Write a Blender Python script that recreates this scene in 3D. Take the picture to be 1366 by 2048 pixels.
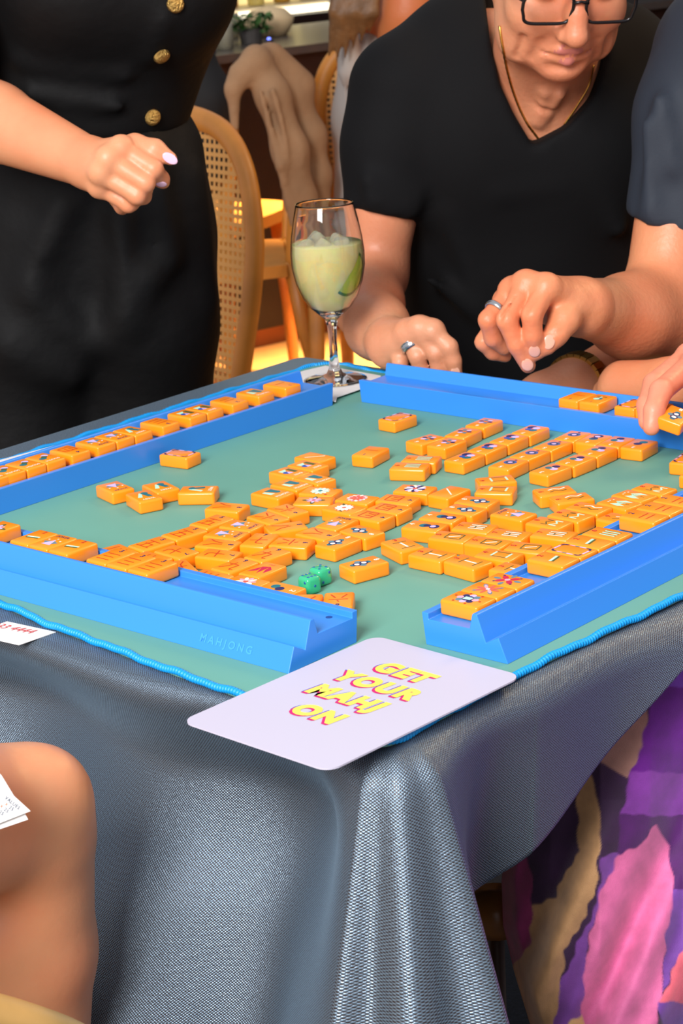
import bpy, bmesh, math, random
import numpy as np
from mathutils import Vector, Matrix

for o in list(bpy.data.objects):
    bpy.data.objects.remove(o, do_unlink=True)
scene = bpy.context.scene
COL = scene.collection

# ------------------------------------------------------------------ camera
FPX = 4200.0                      # focal length in pixels of the 1366x2048 frame
CAM = np.array([0.0, 0.0, 1.30])
PITCH, ROLL = math.radians(17.2), math.radians(-3.6)
_fw = np.array([0, math.cos(PITCH), -math.sin(PITCH)])
_up0 = np.array([0, math.sin(PITCH), math.cos(PITCH)])
_rt0 = np.array([1.0, 0, 0])
_rt = _rt0 * math.cos(ROLL) + _up0 * math.sin(ROLL)
_up = _up0 * math.cos(ROLL) - _rt0 * math.sin(ROLL)
cd = bpy.data.cameras.new('camera')
cd.sensor_fit = 'VERTICAL'; cd.sensor_height = 36.0; cd.sensor_width = 24.0
cd.lens = FPX / 2048.0 * 36.0
cd.clip_start = 0.05; cd.clip_end = 60
cd.dof.use_dof = True; cd.dof.focus_distance = 1.68; cd.dof.aperture_fstop = 20.0
cam = bpy.data.objects.new('camera', cd); COL.objects.link(cam)
cam.matrix_world = Matrix(((_rt[0], _up[0], -_fw[0], CAM[0]), (_rt[1], _up[1], -_fw[1], CAM[1]),
                           (_rt[2], _up[2], -_fw[2], CAM[2]), (0, 0, 0, 1)))
scene.camera = cam

# ------------------------------------------------------------------ light
scene.view_settings.view_transform = 'Standard'
scene.view_settings.look = 'None'
scene.view_settings.exposure = 0.0
scene.view_settings.gamma = 1.0
scene.view_settings.use_curve_mapping = False
w = bpy.data.worlds.new('world'); scene.world = w; w.use_nodes = True
w.node_tree.nodes['Background'].inputs[0].default_value = (0.86, 0.90, 1.0, 1)
w.node_tree.nodes['Background'].inputs[1].default_value = 0.62

def area(name, loc, target, size, power, col, sizey=None, spread=180):
    d = bpy.data.lights.new(name, 'AREA'); d.energy = power; d.color = col
    d.shape = 'RECTANGLE'; d.size = size; d.size_y = sizey or size; d.spread = math.radians(spread)
    o = bpy.data.objects.new(name, d); COL.objects.link(o); o.location = loc
    o.rotation_euler = (Vector(target) - Vector(loc)).to_track_quat('-Z', 'Y').to_euler()
    return o
# tall window behind and left of the photographer
area('window_daylight', (-1.35, -1.6, 3.0), (0.0, 1.8, 0.75), 1.5, 300, (1.0, 0.97, 0.95), 2.0)
# warm spot added to brighten the floor patch; ceiling lamp over the back
area('added_floor_spot', (0.02, 5.40, 2.7), (0.02, 5.42, 0.0), 0.25, 11, (1.0, 0.74, 0.46), 0.25, 20)
area('ceiling_lamp_right', (1.7, 2.9, 2.5), (0.3, 2.3, 0.9), 0.6, 26, (1.0, 0.62, 0.30), 0.6)

# ------------------------------------------------------------------ helpers
def PY(x, y, Y):
    """the point at world depth Y seen at photograph pixel (x, y)"""
    d = (x - 683) / FPX * _rt + (1024 - y) / FPX * _up + _fw
    return CAM + d * (Y / d[1])
def PZ(x, y, z):
    d = (x - 683) / FPX * _rt + (1024 - y) / FPX * _up + _fw
    return CAM + d * ((z - CAM[2]) / d[2])
TH = math.radians(-42.3)
U = np.array([math.cos(TH), math.sin(TH), 0.0]); V = np.array([-math.sin(TH), math.cos(TH), 0.0])
def UV(u, v, z=0.75):
    p = u * U + v * V; return np.array([p[0], p[1], z])

def lin(c):
    return tuple(((x / 255) / 12.92 if x / 255 <= 0.04045 else ((x / 255 + 0.055) / 1.055) ** 2.4) for x in c)
MATS = {}
def mat(name, rgb, rough=0.5, metal=0.0, bump=None, noise=None, **kw):
    """rgb in 0-255 sRGB; bump=(scale, strength, distance); noise=(scale, amount) colour variation"""
    if name in MATS: return MATS[name]
    m = bpy.data.materials.new(name); m.use_nodes = True; MATS[name] = m
    nt = m.node_tree; b = nt.nodes['Principled BSDF']
    c = lin(rgb) + (1,)
    b.inputs['Base Color'].default_value = c
    b.inputs['Roughness'].default_value = rough; b.inputs['Metallic'].default_value = metal
    for k, v in kw.items():
        b.inputs[k.replace('_', ' ')].default_value = v
    if noise or bump:
        tc = nt.nodes.new('ShaderNodeTexCoord')
    if noise:
        n = nt.nodes.new('ShaderNodeTexNoise'); n.inputs['Scale'].default_value = noise[0]; n.inputs['Detail'].default_value = 4
        nt.links.new(tc.outputs['Object'], n.inputs['Vector'])
        mx = nt.nodes.new('ShaderNodeMix'); mx.data_type = 'RGBA'
        a = noise[1]
        mx.inputs[6].default_value = tuple(max(0, x * (1 - a)) for x in c[:3]) + (1,)
        mx.inputs[7].default_value = tuple(min(1, x * (1 + a)) for x in c[:3]) + (1,)
        if len(noise) > 2:
            mx.inputs[7].default_value = lin(noise[2]) + (1,); mx.inputs[6].default_value = c
        mr = nt.nodes.new('ShaderNodeMapRange'); mr.inputs[1].default_value = 0.3; mr.inputs[2].default_value = 0.7
        nt.links.new(n.outputs['Fac'], mr.inputs[0])
        nt.links.new(mr.outputs[0], mx.inputs[0]); nt.links.new(mx.outputs[2], b.inputs['Base Color'])
    if bump:
        n2 = nt.nodes.new('ShaderNodeTexNoise'); n2.inputs['Scale'].default_value = bump[0]; n2.inputs['Detail'].default_value = 5
        nt.links.new(tc.outputs['Object'], n2.inputs['Vector'])
        bp = nt.nodes.new('ShaderNodeBump'); bp.inputs['Strength'].default_value = bump[1]; bp.inputs['Distance'].default_value = bump[2]
        nt.links.new(n2.outputs['Fac'], bp.inputs['Height']); nt.links.new(bp.outputs[0], b.inputs['Normal'])
    return m
def emit(name, rgb, strength):
    if name in MATS: return MATS[name]
    m = mat(name, rgb); b = m.node_tree.nodes['Principled BSDF']
    b.inputs['Emission Color'].default_value = lin(rgb) + (1,); b.inputs['Emission Strength'].default_value = strength
    return m

def tag(o, label=None, cat=None, group=None, kind=None):
    if label: o['label'] = label
    if cat: o['category'] = cat
    if group: o['group'] = group
    if kind: o['kind'] = kind
    return o
def link(name, me, parent=None, loc=None):
    o = bpy.data.objects.new(name, me); COL.objects.link(o)
    if parent is not None: o.parent = parent
    if loc is not None: o.location = loc
    return o
def empty(name, loc=(0, 0, 0), rz=0):
    o = bpy.data.objects.new(name, None); COL.objects.link(o); o.empty_display_size = 0.05
    o.location = loc; o.rotation_euler = (0, 0, rz); return o
def base(parent):
    return np.array(parent.location) if parent is not None else np.zeros(3)
def mesh(name, verts, faces, mats, parent=None, smooth=False, fm=None, rel=True):
    """verts in world space (made relative to an unrotated parent)"""
    v = np.asarray(verts, float).reshape(-1, 3)
    if parent is not None and rel: v = v - base(parent)
    me = bpy.data.meshes.new(name)
    me.from_pydata(v.tolist(), [], [tuple(int(i) for i in f) for f in faces])
    for m in (mats if isinstance(mats, (list, tuple)) else [mats]): me.materials.append(m)
    if smooth: me.polygons.foreach_set('use_smooth', [True] * len(me.polygons))
    if fm is not None: me.polygons.foreach_set('material_index', [int(x) for x in fm])
    me.update()
    return link(name, me, parent)
def grid_faces(n, m, wrap=False, off=0):
    f = []
    for i in range(n - 1):
        for j in range(m if wrap else m - 1):
            f.append((off + i * m + j, off + i * m + (j + 1) % m, off + (i + 1) * m + (j + 1) % m, off + (i + 1) * m + j))
    return f
def tube(pts, r, n=10, closed=False, cap=True, flat=None):
    """swept tube; r scalar or list; flat=(axis vector, factor) squashes the section"""
    P = np.asarray(pts, float); k = len(P)
    R = np.full(k, r) if np.isscalar(r) else np.asarray(r, float)
    if closed: T = np.roll(P, -1, 0) - np.roll(P, 1, 0)
    else: T = np.gradient(P, axis=0)
    T /= np.linalg.norm(T, axis=1)[:, None] + 1e-12
    ref = np.array([0, 0, 1.0]) if abs(T[0][2]) < 0.9 else np.array([1.0, 0, 0])
    nrm = np.cross(T[0], ref); nrm /= np.linalg.norm(nrm)
    vs = []
    for i in range(k):
        nrm = nrm - T[i] * (nrm @ T[i]); nrm /= np.linalg.norm(nrm); b = np.cross(T[i], nrm)
        for j in range(n):
            a = 2 * math.pi * j / n
            q = R[i] * (math.cos(a) * nrm + math.sin(a) * b)
            if flat is not None:
                ax = np.asarray(flat[0]); q = q - ax * (q @ ax) * (1 - flat[1])
            vs.append(P[i] + q)
    fs = grid_faces(k, n, True)
    if closed:
        fs += [((k - 1) * n + j, (k - 1) * n + (j + 1) % n, (j + 1) % n, j) for j in range(n)]
    elif cap:
        fs += [tuple(range(n - 1, -1, -1)), tuple(range((k - 1) * n, k * n))]
    return np.array(vs), fs
def lathe(profile, n=40, c=(0, 0, 0)):
    vs = []; m = len(profile)
    for r, z in profile:
        for j in range(n):
            a = 2 * math.pi * j / n; vs.append((c[0] + r * math.cos(a), c[1] + r * math.sin(a), c[2] + z))
    return np.array(vs), grid_faces(m, n, True)
def boxv(cx, cy, cz, sx, sy, sz, rz=0):
    c, s = math.cos(rz), math.sin(rz); vs = []
    for z in (-1, 1):
        for x, y in ((-1, -1), (1, -1), (1, 1), (-1, 1)):
            X, Y = x * sx / 2, y * sy / 2
            vs.append((cx + X * c - Y * s, cy + X * s + Y * c, cz + z * sz / 2))
    return np.array(vs), [(3, 2, 1, 0), (4, 5, 6, 7), (0, 1, 5, 4), (1, 2, 6, 5), (2, 3, 7, 6), (3, 0, 4, 7)]
def merge(parts):
    V_, F_, o = [], [], 0
    for v, f in parts:
        V_.append(np.asarray(v).reshape(-1, 3)); F_ += [tuple(i + o for i in q) for q in f]; o += len(V_[-1])
    return np.vstack(V_), F_
def spline(pts, n=40, closed=False):
    P = np.asarray(pts, float); k = len(P); out = []
    if closed:
        for i in range(k):
            p0, p1, p2, p3 = P[i - 1], P[i], P[(i + 1) % k], P[(i + 2) % k]
            for t in np.linspace(0, 1, max(2, n // k), endpoint=False):
                out.append(0.5 * ((2 * p1) + (-p0 + p2) * t + (2 * p0 - 5 * p1 + 4 * p2 - p3) * t * t + (-p0 + 3 * p1 - 3 * p2 + p3) * t ** 3))
    else:
        Q = np.vstack([2 * P[0] - P[1], P, 2 * P[-1] - P[-2]])
        for i in range(k - 1):
            p0, p1, p2, p3 = Q[i:i + 4]; last = i == k - 2
            for t in np.linspace(0, 1, max(2, n // (k - 1)), endpoint=last):
                out.append(0.5 * ((2 * p1) + (-p0 + p2) * t + (2 * p0 - 5 * p1 + 4 * p2 - p3) * t * t + (-p0 + 3 * p1 - 3 * p2 + p3) * t ** 3))
    return np.array(out)
def bevel(o, w_, seg=2, angle=0.6):
    b = o.modifiers.new('bevel', 'BEVEL'); b.width = w_; b.segments = seg; b.limit_method = 'ANGLE'; b.angle_limit = angle
    return o
def text2d(s, size=1.0, offset=0.0, shear=0.0, spacing=1.0, res=3):
    """flat lettering as a mesh: returns verts (n,2), centred, and faces"""
    q_ = 1.0
    if size < 0.5: q_ = 1.0 / size; size, offset = 1.0, offset * q_      # build large, scale down afterwards
    cu = bpy.data.curves.new('lettering', 'FONT'); cu.body = s; cu.size = size; cu.offset = offset; cu.shear = shear
    cu.space_character = spacing; cu.resolution_u = res; cu.align_x = 'CENTER'; cu.align_y = 'CENTER'; cu.fill_mode = 'FRONT'
    ob = bpy.data.objects.new('lettering', cu); COL.objects.link(ob)
    bpy.context.view_layer.update()
    me = bpy.data.meshes.new_from_object(ob.evaluated_get(bpy.context.evaluated_depsgraph_get()))
    v = np.array([tuple(q.co) for q in me.vertices])[:, :2] / q_; f = [tuple(p.vertices) for p in me.polygons]
    bpy.data.objects.remove(ob, do_unlink=True); bpy.data.meshes.remove(me); bpy.data.curves.remove(cu)
    return v, f
# ================================================================== room
floor_m = mat('oak_floor', (226, 160, 88), 0.38, bump=(30, 0.15, 0.01), noise=(3, 0.25))
o = mesh('floor', [(-5, -3, 0), (5, -3, 0), (5, 8.6, 0), (-5, 8.6, 0)], [(0, 1, 2, 3)], floor_m); tag(o, kind='structure')
carpet = mat('navy_carpet', (20, 24, 34), 0.95, bump=(400, 0.5, 0.003), noise=(150, 0.4))
v, f = boxv(0.1, 0.9, 0.006, 3.4, 4.2, 0.012); o = mesh('floor_carpet', v, f, carpet); tag(o, kind='structure')
wall_m = mat('dark_wall', (26, 20, 18), 0.7, noise=(2, 0.2))
v, f = boxv(0, 8.6, 1.5, 10, 0.1, 3.0); o = mesh('wall_back', v, f, wall_m); tag(o, kind='structure')
v, f = boxv(2.6, 5.7, 1.5, 0.1, 5.8, 3.0); o = mesh('wall_right', v, f, mat('black_wall', (9, 8, 9), 0.8)); tag(o, kind='structure')

# ================================================================== table
U0, U1, V0, V1 = -1.673, -0.812, 0.935, 1.783
tc = UV((U0 + U1) / 2, (V0 + V1) / 2, 0)
t = empty('table', (tc[0], tc[1], 0)); tag(t, 'square card table hidden under the blue grey tablecloth', 'table')
dark_wood = mat('table_wood', (60, 42, 30), 0.5)
v, f = boxv(tc[0], tc[1], 0.730, U1 - U0 - 0.10, V1 - V0 - 0.10, 0.026, TH); mesh('tabletop', v, f, dark_wood, t)
for a in (-1, 1):
    for b in (-1, 1):
        p = tc + U * a * 0.34 + V * b * 0.35
        v, f = boxv(p[0], p[1], 0.3645, 0.04, 0.04, 0.705, TH); mesh('leg', v, f, dark_wood, t)

# ------------------------------------------------------------------ tablecloth
def cloth_material():
    m = bpy.data.materials.new('chambray_cloth'); m.use_nodes = True; nt = m.node_tree; N = nt.nodes; Lk = nt.links
    b = N['Principled BSDF']; b.inputs['Roughness'].default_value = 0.38; b.inputs['Metallic'].default_value = 0.7
    b.inputs['Sheen Weight'].default_value = 0.15; b.inputs['Sheen Roughness'].default_value = 0.35
    b.inputs['Sheen Tint'].default_value = (0.55, 0.78, 1.0, 1)
    b.inputs['Specular IOR Level'].default_value = 0.7; b.inputs['Specular Tint'].default_value = (0.65, 0.85, 1, 1)
    uv = N.new('ShaderNodeUVMap'); uv.uv_map = 'UVMap'
    sep = N.new('ShaderNodeSeparateXYZ'); Lk.new(uv.outputs[0], sep.inputs[0])
    def thread(sock, period):
        a = N.new('ShaderNodeMath'); a.operation = 'MULTIPLY'; a.inputs[1].default_value = 2 * math.pi / period; Lk.new(sock, a.inputs[0])
        s = N.new('ShaderNodeMath'); s.operation = 'SINE'; Lk.new(a.outputs[0], s.inputs[0]); return s.outputs[0]
    x = thread(sep.outputs[0], 0.0021); y = thread(sep.outputs[1], 0.0021)
    pr = N.new('ShaderNodeMath'); pr.operation = 'MULTIPLY'; Lk.new(x, pr.inputs[0]); Lk.new(y, pr.inputs[1])
    no = N.new('ShaderNodeTexNoise'); no.inputs['Scale'].default_value = 900; no.inputs['Detail'].default_value = 2
    Lk.new(uv.outputs[0], no.inputs['Vector'])
    ad = N.new('ShaderNodeMath'); ad.operation = 'MULTIPLY_ADD'; Lk.new(no.outputs['Fac'], ad.inputs[0]); ad.inputs[1].default_value = 1.6; Lk.new(pr.outputs[0], ad.inputs[2])
    mr = N.new('ShaderNodeMapRange'); Lk.new(ad.outputs[0], mr.inputs[0]); mr.inputs[1].default_value = 0.1; mr.inputs[2].default_value = 1.5
    mx = N.new('ShaderNodeMix'); mx.data_type = 'RGBA'; Lk.new(mr.outputs[0], mx.inputs[0])
    mx.inputs[6].default_value = lin((66, 51, 45)) + (1,); mx.inputs[7].default_value = lin((130, 154, 174)) + (1,)
    Lk.new(mx.outputs[2], b.inputs['Base Color'])
    bp = N.new('ShaderNodeBump'); bp.inputs['Strength'].default_value = 0.5; bp.inputs['Distance'].default_value = 0.0006
    Lk.new(mr.outputs[0], bp.inputs['Height']); Lk.new(bp.outputs[0], b.inputs['Normal'])
    return m
def smooth(a, b, x):
    t_ = min(1, max(0, (x - a) / (b - a))); return t_ * t_ * (3 - 2 * t_)
def bump1(x, c, w_): return math.exp(-((x - c) / w_) ** 2)
ctop = 0.7462; rc = 0.03           # cloth level, plan radius of table corners
per = []                            # perimeter samples: point, normal, signed distance from near corner, side
LA = (U1 - U0) - 2 * rc; LB = (V1 - V0) - 2 * rc
def add_side(p0, p1, n, n0, d0, d1, cnt):
    for i in range(cnt):
        s = i / cnt; per.append((p0 + (p1 - p0) * s, np.array(n, float), d0 + (d1 - d0) * s, n0))
def add_corner(c, a0, a1, d, side, cnt=22):
    for i in range(cnt):
        a = a0 + (a1 - a0) * i / cnt
        nn = np.array([math.cos(a), math.sin(a)]); per.append((np.array(c) + rc * nn, nn, (i / cnt - 0.5) * 0.03 + d, side))
PI = math.pi
# walk: near-left edge (towards near corner), near corner, right edge, far right corner, back edge, back-left corner, left edge, left corner
add_side(np.array([U0 + rc, V0]), np.array([U1 - rc, V0]), (0, -1), 'A', -LA, 0, 150)
add_corner((U1 - rc, V0 + rc), -PI / 2, 0, 0, 'K', 60)
add_side(np.array([U1, V0 + rc]), np.array([U1, V0 + rc + 0.12]), (1, 0), 'B', 0, 0.12, 110)
add_side(np.array([U1, V0 + rc + 0.12]), np.array([U1, V1 - rc]), (1, 0), 'B', 0.12, LB, 110)
add_corner((U1 - rc, V1 - rc), 0, PI / 2, 0, 'O')
add_side(np.array([U1 - rc, V1]), np.array([U0 + rc, V1]), (0, 1), 'C', 0, LA, 60)
add_corner((U0 + rc, V1 - rc), PI / 2, PI, 0, 'O')
add_side(np.array([U0, V1 - rc]), np.array([U0, V0 + rc]), (-1, 0), 'D', 0, LB, 60)
add_corner((U0 + rc, V0 + rc), PI, 1.5 * PI, 0, 'O')
NT = 44
def hem(d, side):
    if side == 'A': return 0.40
    if side == 'K': return 0.40
    if side == 'B':
        k = np.interp(d, [0, 0.012, 0.030, 0.042, 0.055, 0.11, 0.172, 0.224, 0.282, 0.36, 0.7], [0.40, 0.39, 0.30, 0.215, 0.180, 0.150, 0.112, 0.082, 0.046, 0.05, 0.20])
        return float(k)
    return 0.25
def side_offset(d, side, t):
    """horizontal swing of the hanging cloth out from the table edge, t metres below it"""
    if side == 'A':
        tuck = -0.050 * smooth(0.0, 0.095, t) * (1 + 0.35 * math.sin(d * 14 + 1.0)) + 0.50 * max(0, t - 0.09) * smooth(0, 0.2, t)
        wob = 0.010 * math.sin(d * 21 + 0.6 + t * 5) * smooth(0, 0.15, t)
        kf = bump1(d, 0.0, 0.055)
        return (tuck + wob) * (1 - kf) + (0.27 * t) * kf - 0.24 * t * bump1(d, -0.135, 0.06)
    if side == 'K':
        return 0.27 * t + 0.05 * t * math.cos(4 * PI * (d / 0.03 + 0.5) + 0.4)
    if side == 'B':
        kf = bump1(d, -0.008, 0.030)
        tuck = -0.22 * t * bump1(d, 0.075, 0.04) - 0.05 * t * bump1(d, 0.17, 0.07) + 0.55 * t * smooth(0.20, 0.34, d)
        return tuck * (1 - kf) + 0.27 * t * kf
    return 0.08 * t + 0.03 * t * math.sin(d * 16)
def blur_perimeter(A, k, it):
    for _ in range(it): A = (np.roll(A, 1, 0) + np.roll(A, -1, 0) + 2 * A) / 4
    return A
npz = len(per); re_ = 0.024
OFF = np.zeros((npz, NT)); TT = np.zeros((npz, NT))
for i, (p, n, d, sd) in enumerate(per):
    tm = hem(d, sd)
    for j in range(NT):
        t_ = tm * (j / (NT - 1)); TT[i, j] = t_; OFF[i, j] = side_offset(d, sd, t_)
OFF = blur_perimeter(OFF, 0, 10); TT = blur_perimeter(TT, 0, 3)
verts, uvs = [], []
arc = [0.0]
for i in range(1, npz): arc.append(arc[-1] + max(0.0008, float(np.linalg.norm(per[i][0] - per[i - 1][0]))))
for i, (p, n, d, sd) in enumerate(per):
    for j in range(NT):
        t_ = TT[i, j]; q = re_ * PI / 2
        if t_ < q: a = t_ / re_; out = re_ * math.sin(a) - re_; dz = re_ * (1 - math.cos(a))
        else: out = 0; dz = re_ + (t_ - q)
        out += OFF[i, j]
        w2 = p + n * out
        verts.append(UV(w2[0], w2[1], ctop - dz)); uvs.append((arc[i], t_))
faces = grid_faces(npz, NT, False)
faces += [((npz - 1) * NT + j, (npz - 1) * NT + j + 1, j + 1, j) for j in range(NT - 1)]
nside = len(verts)
cc = np.array([(U0 + U1) / 2, (V0 + V1) / 2]); rings = 6
for k in range(1, rings + 1):
    s = 1 - k / rings
    for i, (p, n, d, sd) in enumerate(per):
        q = p - n * re_; q = cc + (q - cc) * s; verts.append(UV(q[0], q[1], ctop)); uvs.append((q[0], q[1]))
for k in range(rings):
    for i in range(npz):
        i2 = (i + 1) % npz
        a, b = (i * NT, i2 * NT) if k == 0 else (nside + (k - 1) * npz + i, nside + (k - 1) * npz + i2)
        c, d_ = nside + k * npz + i2, nside + k * npz + i
        faces.append((a, b, c, d_))
cl = mesh('tablecloth', verts, faces, cloth_material(), smooth=True)
uvl = cl.data.uv_layers.new(name='UVMap'); uva = np.array(uvs)
# flat top uses plan coordinates throughout
li = np.zeros(len(cl.data.loops), int); cl.data.loops.foreach_get('vertex_index', li)
dat = uva[li]
ls = np.array([p.loop_start for p in cl.data.polygons]); fl = np.array([p.loop_total for p in cl.data.polygons])
ntop0 = len(grid_faces(npz, NT, False)) + NT - 1
for pi in range(ntop0, len(cl.data.polygons)):
    for l in range(ls[pi], ls[pi] + fl[pi]):
        q = verts[li[l]]; dat[l] = (q @ U, q @ V)
uvl.data.foreach_set('uv', dat.ravel().tolist())
so = cl.modifiers.new('thickness', 'SOLIDIFY'); so.thickness = 0.0010; so.offset = -1
tag(cl, 'blue grey woven tablecloth draped over the square table with a long corner fold', 'tablecloth')

# ------------------------------------------------------------------ playing mat
outline = [(-1.586, 1.012), (-1.42, 1.0), (-1.2755, 0.989), (-1.205, 0.978), (-1.1374, 0.9713), (-1.06, 0.962), (-0.98, 0.9555), (-0.90, 0.948), (-0.855, 0.944),
           (-0.835, 0.951), (-0.834, 1.0), (-0.8353, 1.093), (-0.832, 1.18), (-0.8252, 1.2875), (-0.824, 1.45), (-0.824, 1.68), (-0.832, 1.735), (-0.88, 1.745),
           (-1.20, 1.740), (-1.5018, 1.736), (-1.570, 1.744), (-1.594, 1.730), (-1.600, 1.68), (-1.606, 1.35), (-1.604, 1.07)]
ol = spline(np.array(outline), 260, True); no_ = len(ol)
matc = mat('mat_rubber', (98, 158, 143), 0.62, bump=(700, 0.12, 0.0005), noise=(6, 0.05))
zt, zb = 0.7500, 0.7466
vs = [UV(a, b, zt) for a, b in ol] + [UV(a, b, zb) for a, b in ol]
mid = ol.mean(0)
for k in (0.9, 0.45): vs += [UV(*(mid + (q - mid) * k), zt) for q in ol]
vs.append(UV(mid[0], mid[1], zt)); ci = len(vs) - 1
fs = []
for i in range(no_):
    j = (i + 1) % no_
    fs += [(no_ + i, no_ + j, j, i), (i, j, 2 * no_ + j, 2 * no_ + i), (2 * no_ + i, 2 * no_ + j, 3 * no_ + j, 3 * no_ + i), (3 * no_ + i, 3 * no_ + j, ci)]
pm = mesh('playing_mat', vs, fs, matc); tag(pm, 'teal green playing mat with bright blue corded edge', 'mat')
dense = spline(np.array(outline), 5200, True)
rings_ = []
L_ = np.cumsum(np.r_[0, np.linalg.norm(np.diff(dense, axis=0), axis=1)])
for k, (a, b) in enumerate(dense):
    rings_.append(UV(a, b, 0.7498 + 0.0007 * math.sin(L_[k] * 95) + 0.0004 * math.sin(L_[k] * 210)))
rr = [0.0027 + 0.0004 * math.sin(L_[k] * 2 * PI / 0.0030) for k in range(len(dense))]
v, f = tube(rings_, rr, 10, True)
cord = mat('blue_cord', (0, 146, 220), 0.4, bump=(1500, 0.4, 0.0006))
mesh('corded_edge', v, f, cord, pm, smooth=True)

# ------------------------------------------------------------------ racks
rack_m = mat('rack_blue', (52, 134, 224), 0.33, bump=(60, 0.03, 0.001))
PROF = [(0.0, 0.0), (0.0077, 0.0186), (0.0190, 0.0122), (0.0262, 0.0322), (0.0272, 0.0327), (0.0296, 0.0327), (0.0305, 0.0320), (0.0334, 0.0204),
        (0.0712, 0.0200), (0.0714, 0.0246), (0.0772, 0.0248), (0.0745, 0.0)]
RLEN = 0.480
def rack(label, org, rz):
    n = len(PROF); vs = [(x, y, z) for x in (0, RLEN) for y, z in PROF]
    fs = [tuple(range(n)), tuple(range(2 * n - 1, n - 1, -1))] + [(i, n + i, n + (i + 1) % n, (i + 1) % n) for i in range(n)]
    o = mesh('tile_rack', vs, fs, rack_m); o.location = org; o.rotation_euler = (0, 0, rz)
    bm = bmesh.new(); bm.from_mesh(o.data); bmesh.ops.recalc_face_normals(bm, faces=bm.faces); bm.to_mesh(o.data); bm.free()
    bevel(o, 0.0005, 2, 0.3); tag(o, label, 'tile rack', 'blue mahjong racks')
    hole = mat('screw_hole', (10, 60, 130), 0.4)
    for x in (0.016, RLEN - 0.016):
        v, f = lathe([(0.0, 0.0203), (0.0026, 0.0203), (0.0026, 0.0198)], 16, (x, 0.0635, 0)); 
        h = mesh('screw_hole', v, f, hole, o, rel=False)
    return o
RA = rack('blue tile rack along the near left side, with lettering on its outer face', UV(-1.452, 1.0015), TH)
RB = rack('blue tile rack along the near right side, filled with flowers, bams and twos', UV(-0.8515, 1.1005), TH + PI / 2)
ac = 0.0135
RC = rack('blue tile rack at the back in front of the seated men, nearly empty', UV(-0.958, 1.6250 + 0.0772 + 0.0005), TH + PI + ac)
ad_ = -0.0183
RD = rack('blue tile rack on the far left, ending beside the wine glass', UV(-1.4525 - 0.0772, 1.5973), TH - PI / 2 + ad_)
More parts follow.
